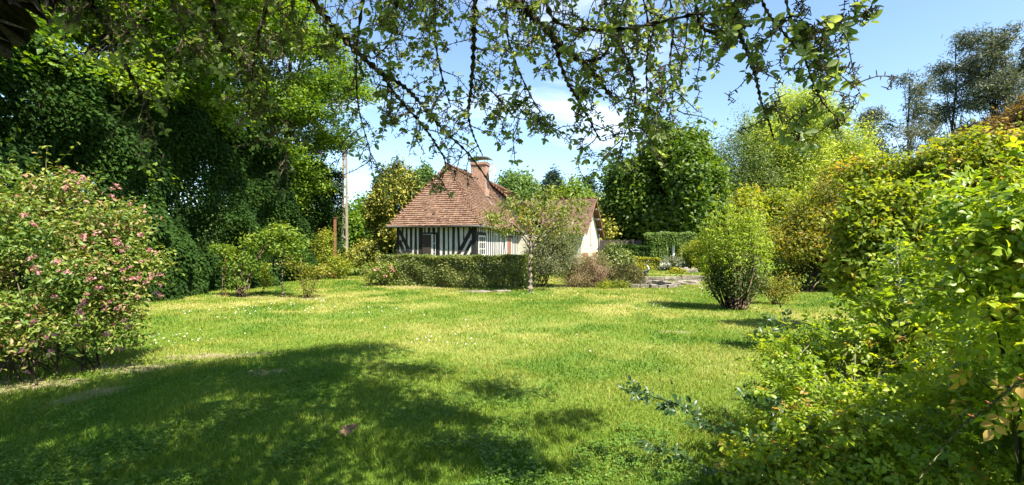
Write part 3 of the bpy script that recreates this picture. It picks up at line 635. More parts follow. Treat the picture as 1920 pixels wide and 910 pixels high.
mb = MB(); sa, sb = WD/2-.02, WD/2-1.45
mb.tube([H(sa, ct0-.06, sl(sa)+.06), H(sb, ct0-.06, sl(sb)+.06)], .045, 6); mb.tube([H(cs0-.06, ct0-.1, sl(cs0)+.05), H(cs0-.08, ct1+.1, sl(cs0)+.03)], .05, 6); mb.build('flashing', M['concrete'], ch)
# satellite dish on the chimney
dc = H(cs0-.42, ct0+.25, 6.65); mb = MB(); ax = unit(np.array([.93, -.35, .22])); a_ = unit(np.cross(ax, Z)); b_ = np.cross(a_, ax); V = [dc-ax*.07]; Fs = []
for k in range(1, 4):
    for j in range(16):
        th = j/16*6.283; V.append(dc+ax*(-.07+.09*(k/3)**2)+(a_*math.cos(th)*.36+b_*math.sin(th)*.40)*k/3)
for j in range(16):
    Fs.append((0, 1+j, 1+(j+1) % 16))
    for k in (0, 1): Fs.append((1+k*16+j, 1+(k+1)*16+j, 1+(k+1)*16+(j+1) % 16, 1+k*16+(j+1) % 16))
mb.add(V, Fs); ds = mb.build('satellite_dish', M['dish'], house)
mb = MB(); mb.tube([H(cs0, ct0+.2, 6.5), H(cs0-.3, ct0+.2, 6.5), H(cs0-.32, ct0+.24, 6.62), dc], .02, 6); mb.tube([dc-b_*.36, dc+ax*.55-b_*.22], .012, 5); mb.build('dish_arm', M['zinc'], ds)
mb = MB(); f_ = dc+ax*.55-b_*.22; mb.tube([f_, f_-ax*.12+b_*.02], .035, 8); mb.build('receiver', M['umber'], ds)

# ------------------------------------------------------------------ the gabled barn behind
B0 = np.array([5.06, 35., 0]); G1 = np.array([.34, .94, 0]); G2 = np.array([-.94, .34, 0]); GW, GL, BE, BR = 7.0, 8.5, 3.05, 5.62
B = lambda g, l, z: B0+G1*g+G2*l+Z*z
barn = thing('cream_gabled_annex', 'cream rendered annex with a brown tiled roof, its pale gable end facing right', 'annex', B0)
mb = MB(); mb.add([B(0, 0, -.1), B(GW, 0, -.1), B(GW, 0, BE), B(GW/2, 0, BR-.05), B(0, 0, BE), B(0, GL, -.1), B(GW, GL, -.1), B(GW, GL, BE), B(GW/2, GL, BR-.05), B(0, GL, BE)],
                  [(0, 1, 2, 3, 4), (5, 9, 8, 7, 6), (0, 4, 9, 5), (1, 6, 7, 2)]); mb.build('wall', M['cream'], barn)
mb = MB(); o_ = .45; sl_ = (BR-BE)/(GW/2)
tile_face(mb, B(-o_, -.5, BE-o_*sl_+.05), B(-o_, GL, BE-o_*sl_+.05), B(GW/2, -.5, BR+.05), B(GW/2, GL, BR+.05), 6, .16, .22); tile_face(mb, B(GW+o_, GL, BE-o_*sl_+.05), B(GW+o_, -.5, BE-o_*sl_+.05), B(GW/2, GL, BR+.05), B(GW/2, -.5, BR+.05), 7, .16, .22)
rf = mb.build('roof', M['barntile'], barn)
mb = MB()
for a, b in ((B(-o_, -.5, BE-o_*sl_-.12), B(GW/2, -.5, BR-.10)), (B(GW/2, -.5, BR-.10), B(GW+o_, -.5, BE-o_*sl_-.12))): mb.box(a, b-a, G2*.05, Z*.15)
mb.build('bargeboard', M['brownwood'], rf)
for g, z in ((5.1, 4.25), (6.2, 3.45), (4.1, 5.0)):
    mb = MB(); mb.box(B(g, -.42, z-.18), G2*.42, G1*.12, Z*.14); mb.build('purlin_end', M['greywood'], rf)
capline(B(GW/2, -.5, BR+.07), B(GW/2, GL, BR+.07), 'ridge_tiles', rf, 20, .09, seed=8)
mb = MB(); mb.box(B(3.3, -.03, 2.15), G1*.42, G2*.04, Z*1.95); mb.build('hatch_post', M['greywood'], barn)
mb = MB(); mb.box(B(2.6, -.03, 4.05), G1*1.9, G2*.045, Z*.16); mb.build('gable_beam', M['greywood'], barn)
mb = MB(); mb.box(B(.05, -.025, -.1), G1*4.0, G2*.03, Z*1.2); mb.build('brick_panel', M['brick'], barn)
for g in (.3, 4.4):
    mb = MB(); mb.box(B(g, -.05, 1.12), G1*2.0, G2*.06, Z*.26); mb.build('window_ledge', M['brownwood'], barn)
mb = MB(); mb.tube([B(GW-.1, -.12, BE-.1), B(GW-.1, -.12, 0)], .05, 8); mb.build('downpipe', M['whitepaint'], barn)
mb = MB(); mb.box(B(3.2, -.035, 1.95), G1*.75, G2*.04, Z*.14); mb.build('plank', M['greywood'], barn)
mb = MB(); mb.box(B(-.06, 1.2, 1.62), G2*.5, G1*.05, Z*.1); mb.build('plank', M['greywood'], barn)

# ------------------------------------------------------------------ pond, wall, heron, stones
mb = MB(); w = [(x, y, -.20) for x, y in PC+(POND-PC)*1.02]; mb.add(w, [tuple(range(len(w)))]); tag(mb.build('pond_water', M['water']), kind='structure')
rim = thing('pond_edging', 'low ring of weathered stone edging round the garden pond', 'pond edging', (PC[0], PC[1], 0)); r = RN(41)
ring = smooth_path(np.vstack([POND, POND[:1]]), 3)[:-1]; n = len(ring)
for i in range(n):
    a, b = ring[i], ring[(i+1) % n]; m = (a+b)/2; o_ = unit(m-PC); d = (b-a)*.96; hgt = .16+.06*r.random()
    mb = MB(); k = .28+.12*r.random(); j = lambda: r.normal(size=3)*.012
    p = [np.array([*(a-o_*.02), -.40])+j(), np.array([*(a+d-o_*.02), -.40])+j(), np.array([*(a+d+o_*k), -.40])+j(), np.array([*(a+o_*k), -.40])+j()]
    q = [np.array([v[0], v[1], hgt-.05])+j() for v in p]; mb.add(p+q, [(0, 3, 2, 1), (4, 5, 6, 7), (0, 1, 5, 4), (1, 2, 6, 5), (2, 3, 7, 6), (3, 0, 4, 7)]); mb.build('edge_stone', M['stone'], rim)
wall = thing('low_stone_wall', 'low dry stone retaining wall behind the pond', 'stone wall', (8.5, 24, 0)); r = RN(43)
x = 5.9
while x < 13.5:
    L_ = .35+.5*r.random(); mb = MB(); z = -.05
    for c in range(2):
        hh = .13+.05*r.random(); V = np.array([(0, 0, 0), (1, 0, 0), (1, 1, 0), (0, 1, 0), (0, 0, 1), (1, 0, 1), (1, 1, 1), (0, 1, 1)])*np.array([L_-.015, .34, hh])+np.array([x, 23.82+.04*r.random(), z])+r.normal(size=(8, 3))*.012
        mb.add(V, [(0, 3, 2, 1), (4, 5, 6, 7), (0, 1, 5, 4), (1, 2, 6, 5), (2, 3, 7, 6), (3, 0, 4, 7)]); z += hh+.008
    mb.build('wall_stone', M['stone'], wall); x += L_
def rock(name, label, c, R, seed, mat='stone', cat='rock'):
    r = RN(seed); mb = MB(); nu, nv = 12, 7; V = []; Fs = []; off = r.random(6)*6
    for i in range(nv+1):
        th = math.pi*i/nv
        for j in range(nu):
            ph = 2*math.pi*j/nu; d = np.array([math.sin(th)*math.cos(ph), math.sin(th)*math.sin(ph), math.cos(th)])
            k = 1+.13*math.sin(3*ph+off[0])*math.sin(th)+.12*math.sin(2*ph+4*th+off[1])+.06*r.normal(); d = np.sign(d)*np.abs(d)**.8
            V.append(np.asarray(c)+d*np.asarray(R)*k)
    for i in range(nv):
        for j in range(nu): Fs.append((i*nu+j, (i+1)*nu+j, (i+1)*nu+(j+1) % nu, i*nu+(j+1) % nu))
    mb.add(V, Fs); return tag(mb.build(name, M[mat]), label, cat)
rock('flat_rock', 'pale flat rock on the grass just right of the pond', (8.0, 21.9, .04), (.62, .3, .16), 51)
rock('flat_stone', 'flat grey stone slab lying on mulch in front of the box hedge', (-1.3, 17.9, .0), (.55, .25, .06), 52, cat='stone')
rock('flat_stone', 'short flat stone beside the cherry tree at the mulch edge', (-.35, 18.15, .0), (.34, .2, .06), 53, cat='stone')
rock('stone_block', 'small pale stone block half hidden left of the cherry trunk', (.62, 19.5, .12), (.2, .16, .18), 54, cat='stone')
for i, (x, y, s, lb) in enumerate(((9.6, 26.6, .3, 'pale rounded rock at the foot of the rockery shrub'), (10.2, 26.9, .22, 'small brownish rock beside the pale rockery rock'))):
    rock('rockery_stone', lb, (x, y, float(gh(x, y))+.08), (s, s*.7, s*.75), 55+i)
# heron
hx, hy = 6.42, 22.8; hr = thing('heron_statue', 'grey and white standing heron garden statue beside the pond', 'heron statue', (hx, hy, 0)); O = np.array([hx, hy, 0.])
def swept(name, pts, rad, mat, par, n=10, flat=1.0):
    mb = MB(); p = smooth_path(O+1.15*np.array(pts), 5); rr = np.interp(np.linspace(0, 1, len(p)), np.linspace(0, 1, len(rad)), rad); mb.tube(p, rr, n); return mb.build(name, M[mat], par, True)
swept('body', [(-.30, 0, .36), (-.16, 0, .42), (0, 0, .50), (.07, 0, .58), (.03, 0, .70), (-.035, 0, .80), (-.03, 0, .885), (.02, 0, .925), (.065, 0, .92)], [.012, .075, .10, .085, .05, .032, .026, .026, .032, .034, .02], 'heron', hr)
swept('beak', [(.07, 0, .92), (.15, 0, .912), (.235, 0, .90)], [.017, .011, .003], 'beak', hr, 6)
swept('crest', [(.03, 0, .948), (-.06, 0, .945), (-.14, 0, .915)], [.013, .009, .003], 'umber', hr, 5)
for s in (-.035, .035):
    mb = MB(); mb.tube([O+(0, s, .42), O+(.02, s, .2), O+(0, s, .0)], .011, 6); mb.tube([O+(-.03, s, .01), O+(.09, s, .01)], .010, 5); mb.build('leg', M['beak'], hr)
    mb = MB(); mb.tube(smooth_path([O+(.04, s*2.1, .53), O+(-.12, s*2.4, .44), O+(-.34, s*1.2, .33)], 4), np.interp(np.linspace(0, 1, 9), [0, .4, 1], [.03, .055, .006]), 8); mb.build('wing', M['zinc'], hr, True)

# ------------------------------------------------------------------ poles and cable
post = thing('rusty_post', 'slim rusty red metal post at the end of the tall hedge', 'post', (-10.1, 27.4, 0)); O2 = np.array([-10.1, 27.4, 0])
mb = MB(); mb.box(O2+(-.07, -.02, -.1), (.14, 0, 0), (0, .04, 0), (0, 0, 3.5)); mb.box(O2+(-.02, .02, -.1), (.04, 0, 0), (0, .12, 0), (0, 0, 3.5)); mb.build('upright', M['rust'], post)
mb = MB(); mb.box(O2+(-.12, -.05, 3.4), (.24, 0, 0), (0, .22, 0), (0, 0, .03)); mb.build('cap_plate', M['rust'], post)
up = thing('utility_pole', 'tall pale concrete utility pole with recessed panels rising behind the hedge end', 'utility pole', (-11.1, 31.8, 0)); O3 = np.array([-11.6, 33.2, 0]); mb = MB(); hp = 9.2
for s in (-1, 1):
    a = O3+(s*.16-.045, 0, -.1); mb.add([a, a+(.09, 0, 0), a+(.09, .26, 0), a+(0, .26, 0), a+(-s*.06, 0, hp), a+(-s*.06+.09, 0, hp), a+(-s*.06+.09, .2, hp), a+(-s*.06, .2, hp)], [(0, 3, 2, 1), (4, 5, 6, 7), (0, 1, 5, 4), (1, 2, 6, 5), (2, 3, 7, 6), (3, 0, 4, 7)])
for i in range(13): mb.box(O3+(-.15, .03, .3+i*.7), (.3, 0, 0), (0, .18, 0), (0, 0, .16))
mb.build('pole_shaft', M['concrete'], up)
for k in range(2): mb = MB(); mb.tube([O3+(.16, .1, 8.5+k*.25), O3+(.42, .1, 8.5+k*.25)], .025, 6); mb.build('insulator', M['umber'], up)
a, b = O3+(.42, .1, 8.75), H(WD*.3, 3.0, 4.4)+Z*1.6; mb = MB(); tt = np.linspace(0, 1, 18)[:, None]; pts = a*(1-tt)+b*tt; pts[:, 2] -= (1.2*4*tt*(1-tt)).ravel(); mb.tube(pts, .022, 5)
tag(mb.build('overhead_cable', M['cable']), 'thin overhead cable sagging from the utility pole to the cottage', 'cable')

# ------------------------------------------------------------------ vegetation round the house
lumpy_box('box_hedge', 'clipped knee to chest high box hedge in front of the black and white cottage', 'hedge', (-6.1, 21.65), (.45, 18.75), 1.15, 1.32, 'box', 2800, .068, 61, rough=.035, tvar=.34)
rb = shrub('rose_bush', 'rounded light green bush with a few pink roses left of the box hedge', 'rose bush', (-5.75, 20.95), lobes_in((-5.75, 20.95, .5), (.75, .5, .45), 9, .42, 62), 'weigela', 36, 12, .11, .08, 63)
def flower_cluster_mesh(seed, n=16, rad=.05, size=.034):
    r = RN(seed); d = unit(r.normal(size=(n, 3))); d[:, 2] = np.abs(d[:, 2])*.8; V, f, tn = leaf_arrays(d*rad*(.3+.7*r.random((n, 1))), d+.4*r.normal(size=(n, 3)), size, np.clip(.5+.3*r.normal(size=n), 0, 1), .75, T_DIA, r)
    return mesh_np('flower_cluster', V, f, M['pink'], tn)
FC = [flower_cluster_mesh(70+i) for i in range(4)]; FB = [flower_cluster_mesh(80+i, 14, .08, .09) for i in range(2)]
def put_flowers(root, pts, meshes, seed, sc=1.0):
    r = RN(seed)
    for p in pts:
        o = bpy.data.objects.new('flower_cluster', meshes[r.integers(len(meshes))]); COL.objects.link(o); o.parent = root
        o.location = Vector([float(c) for c in np.asarray(p)])-root.location; o.rotation_euler = (r.normal()*.5, r.normal()*.5, r.random()*6); s = sc*(.7+.7*r.random()); o.scale = (s, s, s)
put_flowers(rb, [(-5.15, 20.45, .82), (-5.05, 20.45, .7), (-5.75, 20.35, .7), (-5.4, 20.4, .45)], FB, 1, 1.0)

# young cherry in front of the hedge end
lob = []
for (u, v, rx, rz, dy) in ((925, 408, .55, .35, -.3), (960, 390, .5, .4, .3), (985, 420, .5, .4, -.5), (1020, 380, .55, .42, .4), (1050, 400, .6, .4, -.2), (1080, 385, .5, .38, .3), (1075, 420, .45, .35, -.3), (1005, 440, .35, .3, .2), (1040, 430, .45, .3, .5), (950, 430, .4, .3, .1), (1000, 395, .6, .45, 0), (1030, 360, .35, .25, .2)):
    lob.append((P(u, v, 17.7+dy), np.array([rx, rx, rz])))
def leaves_tree(name, label, cat, base, trunk_h, r0, lob, mat, per_m2, nl, spread, size, seed, bark, limbs, aspect, axis_bias, group=None, **kw):
    rng = RN(seed); base = np.array([base[0], base[1], float(gh(*base[:2]))-.05]); o = thing(name, label, cat, base, group); mb = MB()
    p = trunk_mesh(mb, base, base+np.array([.1, 0, trunk_h]), r0, r0*.35, rng, .09)
    for c, R in lob[:limbs]:
        zz = np.clip((c[2]-.9-base[2])/trunk_h, .45, .95); s = p[int(zz*(len(p)-1))]; mid = (s+c)/2+np.array([0, 0, .25]); mb.tube(smooth_path([s, mid, c, c+unit(c-s)*R*.5-np.array([0, 0, .1])], 4), (r0*.38, .008), 5)
    mb.build('trunk', M[bark], o, True); ps, ns, ss, tt = clump_leaves(lob, per_m2, nl, spread, size, seed+1, **kw)
    leaves('crown', M[mat], o, ps, ns, ss, tt, aspect, T_DIA, seed+2, axis_bias=axis_bias); return o
leaves_tree('cherry_tree', 'young cherry tree with one slim trunk and drooping leaves, standing before the box hedge', 'cherry tree', (.667, 17.66), 3.7, .10, lob, 'cherry', 13, 7, .12, .16, 91, 'greybark', 12, .34, (0, 0, -1.6), up=.1, outw=.8, rnd=.7, shell=.9)
shrub('grey_green_shrub', 'tall airy grey-green shrub with several stems, right of the cherry trunk', 'shrub', (1.15, 20.3), [(P(u, v, 20.4+d), np.array([rx, rx, rz])) for u, v, rx, rz, d in ((1010, 470, .6, .5, 0), (1040, 455, .7, .6, .2), (1060, 480, .6, .6, -.2), (1030, 500, .7, .5, -.3), (1000, 490, .5, .5, .2), (1065, 455, .5, .5, .3), (1020, 445, .45, .4, 0))], 'greyshrub', 60, 13, .12, .078, 101, stems=16, stem_r=.03, foot=.5, shell=.8, aspect=.4)
shrub('tamarisk_bush', 'feathery bush with dusty pink tips in front of the pale annex', 'bush', (3.0, 20.4), [(P(u, v, 20.6+d), np.array([rx, rx, rz])) for u, v, rx, rz, d in ((1075, 510, .6, .5, 0), (1100, 495, .6, .45, .2), (1120, 510, .5, .45, -.2), (1085, 525, .6, .35, -.3), (1110, 525, .5, .35, .1), (1125, 490, .35, .3, .3))], 'tamarisk', 50, 14, .10, .10, 104, stems=18, aspect=.16, shell=.8, up=.1, rnd=.9)
shrub('broad_leaved_shrub', 'glossy broad-leaved green shrub between the annex and the pond', 'shrub', (4.45, 22.6), [(P(u, v, 22.7+d), np.array([rx, rx, rz])) for u, v, rx, rz, d in ((1140, 485, .5, .4, 0), (1155, 475, .5, .4, .1), (1170, 488, .45, .4, .1), (1150, 500, .6, .4, -.2), (1135, 505, .5, .35, 0))], 'box', 30, 10, .12, .15, 107, aspect=.42)
shrub('lavender_mound', 'arching grey-green lavender mound spilling over the pond edge', 'lavender', (5.0, 20.75), [(P(u, v, 20.7+d), np.array([rx, rx, rz])) for u, v, rx, rz, d in ((1157, 518, .45, .3, 0), (1174, 513, .5, .34, .1), (1186, 521, .38, .28, .1), (1168, 528, .5, .25, -.2), (1148, 530, .4, .22, 0))], 'lavender', 110, 8, .07, .24, 110, stems=0, aspect=.07, shell=.4, up=.5, outw=.2, rnd=.5)
shrub('low_yellow_flowering_plant', 'low straggly plant with yellow-green leaves in front of the lavender mound', 'plant', (3.9, 19.9), [(np.array([3.7+.3*i, 19.8+.1*(i % 2), .12]), np.array([.3, .25, .16])) for i in range(4)], 'hazel', 60, 8, .06, .08, 112, stems=4, stem_r=.006, aspect=.3)
lumpy_box('golden_privet_hedge', 'low golden yellow clipped hedge across the far lawn', 'hedge', (7.2, 29.5), (9.05, 29.3), .9, .72, 'goldhedge', 1300, .085, 114, rough=.05)
shrub('variegated_mound', 'low mound of white-edged leaves at the foot of the ivy pergola', 'shrub', (9.75, 28.6), lobes_in((9.75, 28.6, .72), (.85, .7, .45), 9, .5, 115), 'variegated', 60, 8, .08, .12, 116, stems=0, aspect=.5)
shrub('rockery_shrub', 'rounded olive green shrub over the rockery rocks right of the pergola', 'shrub', (10.75, 27.8), lobes_in((10.75, 27.8, 1.3), (1.2, .9, .85), 12, .42, 117), 'hazel', 40, 9, .10, .10, 118)
shrub('small_yellow_plant', 'small yellow-green plant on the upper lawn before the rockery rocks', 'plant', (8.9, 26.0), [(np.array([8.75+.22*i, 26.0, float(gh(9, 26))+.14]), np.array([.26, .22, .16])) for i in range(3)], 'goldhedge', 60, 7, .05, .10, 119, stems=0)
# ivy pergola
pg = thing('ivy_pergola', 'small pergola smothered in clipped ivy with a pale post', 'pergola', (11.2, 33, .45)); zg = float(gh(11.2, 33))
mb = MB()
for i, (u) in enumerate((1240, 1263, 1291)):
    mb = MB(); p = P(u, 470, 33); mb.box((p[0]-.07, 32.95, zg-.1), (.14, 0, 0), (0, .14, 0), (0, 0, 2.55-.1*i)); mb.build('post', M['whitepaint' if i == 1 else 'greywood'], pg)
    mb = MB(); mb.box((p[0]-.07, 34.35, zg-.1), (.14, 0, 0), (0, .14, 0), (0, 0, 2.3)); mb.build('post', M['greywood'], pg)
for y in (32.98, 34.38): mb = MB(); mb.box((9.7, y, zg+2.05), (2.9, 0, 0), (0, .1, 0), (0, 0, .14)); mb.build('beam', M['greywood'], pg)
r = RN(121); n = 5200; x = 9.55+3.0*r.random(n); y = 32.6+2.2*r.random(n); face = r.random(n); zt = zg+1.55+.75*r.random(n); y = np.where(face < .55, 32.62+.1*r.random(n)+.04*np.sin(x*5), y); zt = np.where(face > .7, zg+2.24+.1*np.sin(x*4)*np.sin(y*3)+.07*r.random(n), zt)
n2_ = 2400; x2 = 9.5+1.05*r.random(n2_); y2 = 32.62+.15*r.random(n2_); z2 = zg+1.7*r.random(n2_)
PV = np.vstack([np.column_stack([x, y, zt]), np.column_stack([x2, y2, z2])]); NV = np.tile((0, -.7, .5), (n+n2_, 1))+.5*r.normal(size=(n+n2_, 3))
leaves('ivy', M['ivy'], pg, PV, NV, .11*(.7+.6*r.random(n+n2_)), .5+.2*r.normal(size=n+n2_), .8, T_DIA, 122)
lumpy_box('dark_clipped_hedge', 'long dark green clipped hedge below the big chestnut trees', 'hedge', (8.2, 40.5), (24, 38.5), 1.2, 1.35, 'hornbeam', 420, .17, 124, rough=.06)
mb = MB(); fp = thing('weathered_fence', 'dark weathered board fence behind the annex gable', 'fence', (8.5, 43.5, 0))
for i in range(16):
    x = 6.6+i*.32; mb = MB(); mb.box((x, 43.5, 0), (.30, 0, 0), (0, .03, 0), (0, 0, 2.5+.04*math.sin(i*3))); mb.build('board', M['darkwood'], fp)
for z in (.7, 1.8): mb = MB(); mb.box((6.6, 43.53, z), (5.1, 0, 0), (0, .06, 0), (0, 0, .1)); mb.build('rail', M['darkwood'], fp)

# trees beyond
def envelope(u0, u1, v0, v1, Y, dep, n, frac, seed, low=-.75, sq=1.0):
    a = P(u0, v1, Y); b = P(u1, v0, Y); c = (a+b)/2; R = np.array([(b[0]-a[0])/2, dep, (b[2]-a[2])/2]); return lobes_in(c, R*np.array([sq, 1, 1]), n, frac, seed, low)
tree('golden_cypress', 'golden yellow cypress at the left of the cottage', 'cypress', (-7.6, 30.2), 6.0, .16, envelope(690, 795, 308, 500, 30.2, 1.7, 70, .19, 131)+envelope(650, 730, 450, 512, 29.4, 1.0, 16, .3, 132), 'gold', 15, 13, .14, .19, 133, flat=1.5, aspect=.45, up=.1, outw=1.0, shell=.5, tvar=.28)
tree('chestnut_tree', 'largest dense round chestnut tree with deep green leaves beyond the pond', 'tree', (14.6, 46), 8, .4, envelope(1195, 1345, 252, 488, 46, 5.2, 60, .27, 141, -1), 'chestnut', 5.0, 12, .36, .42, 142, group='big trees behind the pond', shell=.3)
tree('chestnut_tree', 'narrower dense green tree standing between the annex and the big chestnut', 'tree', (11.2, 48), 7, .3, envelope(1142, 1225, 285, 485, 48, 3.2, 34, .3, 144, -1), 'chestnut', 5.0, 12, .36, .40, 145, group='big trees behind the pond', shell=.3)
tree('birch_tree', 'pale feathery birch with thin crown between chestnut and willow', 'tree', (24.5, 56), 14, .22, envelope(1335, 1460, 205, 470, 56, 4, 40, .26, 151), 'birch', 2.2, 9, .5, .30, 152, 'greybark', aspect=.4, shell=.8, flat=1.4, limbs=16)
tree('willow_tree', 'bright yellow-green willow with several dark limbs', 'tree', (31.5, 58), 15, .35, envelope(1380, 1605, 175, 460, 58, 6, 80, .22, 154), 'willow', 2.6, 12, .5, .34, 155, 'bark', aspect=.35, shell=.7, flat=1.3, limbs=22)
def pine(label, u, vtop, vlow, Y, w, seed, n=26, dens=1.9, tops=1.0):
    rng = RN(seed); bx = (u-CU)/F*Y; top = EYE-(vtop-CV)/F*Y; low = EYE-(vlow-CV)/F*Y; lob = []
    for i in range(n):
        q = i/(n-1); z = low+(top-low)*q; rr = w*(1.0-.62*q**1.6)*(.35+.65*rng.random()); a = rng.random()*6.283
        lob.append((np.array([bx+math.cos(a)*rr, Y+math.sin(a)*rr, z+.5*rng.normal()]), np.array([w*.42, w*.42, w*.26])*(.65+.6*rng.random())*(1-.25*q)))
    return tree('pine_tree', label, 'pine', (bx, Y), top-1.0, .3, lob, 'pine', dens, 14, .42, .55, seed+1, group='pines on the right skyline', aspect=.13, flat=.8, up=.5, rnd=.9, shell=.8, limbs=n)
pine('shortest grey-green pine, standing just right of the yellow willow', 1628, 205, 400, 60, 2.9, 161)
pine('slim open pine with sky showing between its boughs', 1705, 140, 400, 60, 3.4, 163, 24, 1.4)
pine('tall dark pine second from the right edge of the frame', 1792, 78, 400, 62, 3.6, 165, 32, 2.0)
pine('tallest and broadest pine, nearest the right edge of the frame', 1862, 60, 400, 58, 4.2, 167, 40, 2.3)
pine('pine cut off by the right edge of the frame', 1935, 72, 400, 60, 4.0, 169, 34, 2.1)
tree('distant_tree', 'faraway pale green tree directly behind the cottage ridge', 'tree', (.0, 75), 11, .3, envelope(925, 1005, 330, 440, 75, 4, 26, .32, 171), 'fargreen', 2.2, 9, .5, .5, 172, group='far trees behind the cottage')
tree('distant_tree', 'greyish faraway tree with a ragged top right of the cottage chimney', 'tree', (1.2, 82), 13, .3, envelope(945, 1012, 322, 430, 82, 4, 22, .3, 174), 'birch', 2.0, 9, .5, .5, 175, group='far trees behind the cottage')
tree('distant_conifer', 'dark blue-green conifer far behind the cherry tree', 'conifer', (6.5, 80), 12.5, .3, [(P(1037+s*14*q, 336+60*q, 80), np.array([.8+1.8*q, .8+1.8*q, 1.3])) for q in np.linspace(0, 1.4, 9) for s in (-1, 0, 1)], 'bluegreen', 2.6, 9, .35, .6, 177, aspect=.25)
tree('distant_tree', 'bright light green rounded tree far behind the annex roof', 'tree', (10.2, 70), 9, .25, envelope(1040, 1128, 348, 450, 70, 4, 26, .32, 179), 'yellowgreen', 2.4, 9, .45, .45, 180, group='far trees behind the cottage')
tree('poplar_tree', 'narrow pointed poplar on the skyline above the annex', 'poplar', (14, 86), 14, .25, [(P(1105, v, 86), np.array([w, w, 1.7])) for v, w in ((340, .55), (352, .95), (366, 1.25), (382, 1.3), (400, 1.3), (420, 1.2))], 'bluegreen', 3.4, 9, .35, .5, 182)
tree('distant_tree', 'yellowish bushy tree between the annex gable and the green tree', 'tree', (9.2, 47), 6, .2, envelope(1116, 1160, 378, 480, 47, 2, 16, .4, 184), 'gold', 5, 10, .28, .32, 185, group='far trees behind the cottage')
tree('distant_tree', 'dark green treetop left of the chestnuts, touching the skyline', 'tree', (15, 75), 11, .25, envelope(1120, 1175, 350, 440, 75, 3, 18, .36, 187), 'bluegreen', 3, 9, .45, .5, 188, group='far trees behind the cottage')
tree('distant_tree', 'little pale green treetop peeping over the left hip of the roof', 'tree', (-12.6, 70), 9.5, .25, envelope(778, 822, 326, 440, 70, 2.5, 16, .4, 190), 'fargreen', 3, 9, .4, .45, 191, group='far trees behind the cottage')
tree('background_tree', 'dark green tree filling the gap behind the utility pole', 'tree', (-13.5, 44), 5, .25, envelope(640, 730, 378, 500, 44, 3, 26, .34, 193), 'beech', 5, 10, .3, .32, 194)
tree('background_tree', 'broad green tree in the gap between the chestnuts and the copper shrub', 'tree', (25, 48), 7, .3, envelope(1345, 1520, 360, 490, 48, 4, 34, .3, 196), 'hazel', 4.5, 10, .38, .36, 197)
r = RN(199); lob = []
for i in range(90):
    a = -75+150*i/89; Y = 95+12*r.random(); X = math.tan(math.radians(a*.72))*Y*1.0; z = 3.2+2.2*r.random(); lob.append((np.array([X, Y, z]), np.array([6.0, 3.5, 4.2])*(.7+.5*r.random())))
ps, ns, ss, tt = clump_leaves(lob, .9, 9, .8, 1.0, 200); tag(leaves('far_woodland', M['fargreen'], None, ps, ns, ss, tt, .6, T_DIA, 201), 'far belt of woodland closing the horizon', 'woodland', kind='stuff')

# right hand shrubs
vr = thing('vase_shaped_shrub', 'upright vase-shaped shrub, lime green spiky tips over dark lower leaves, on the lawn', 'shrub', (5.85, 12.65, 0)); VB = np.array([5.85, 12.65, -.03]); r = RN(211); mb = MB(); U, D_ = [], []
for i in range(84):
    a = i*2.39996; q = math.sqrt((i+.5)/84); e = VB+np.array([math.cos(a)*q*.98, math.sin(a)*q*.80, 2.98-1.0*q**1.7+.30*r.normal()]); s = VB+np.array([math.cos(a)*q*.26, math.sin(a)*q*.26, 0])
    m_ = s*.55+e*.45+np.array([math.cos(a), math.sin(a), 0])*.16*q+r.normal(size=3)*.03; pp = smooth_path([s, m_, e], 8); mb.tube(pp, (.022*(.6+.6*r.random()), .004), 5)
    for t in np.arange(.30, 1.0, .026):
        c = pp[min(int(t*(len(pp)-1)), len(pp)-1)]; n = 7 if t > .5 else 6; sg = .035+.10*(1-t)
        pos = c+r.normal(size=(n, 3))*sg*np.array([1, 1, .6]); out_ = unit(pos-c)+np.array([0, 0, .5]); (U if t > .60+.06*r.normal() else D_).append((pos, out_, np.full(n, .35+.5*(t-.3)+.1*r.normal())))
mb.build('stems', M['twig'], vr, True)
for nm, G_, mt, sz in (('foliage', U, 'lime', .072), ('lower_foliage', D_, 'hazeldark', .072)):  # lower leaves use a darker green than the upper ones
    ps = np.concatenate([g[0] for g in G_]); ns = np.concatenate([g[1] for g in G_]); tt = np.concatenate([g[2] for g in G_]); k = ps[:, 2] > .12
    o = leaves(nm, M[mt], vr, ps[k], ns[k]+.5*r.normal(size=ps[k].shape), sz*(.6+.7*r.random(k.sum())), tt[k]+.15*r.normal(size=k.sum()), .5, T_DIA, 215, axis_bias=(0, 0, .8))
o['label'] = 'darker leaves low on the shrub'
shrub('low_rose_bush', 'small reddish green bush beside the vase-shaped shrub', 'bush', (7.6, 13.9), lobes_in((7.6, 13.9, .42), (.55, .5, .38), 8, .45, 216), 'copper', 60, 9, .08, .06, 217)
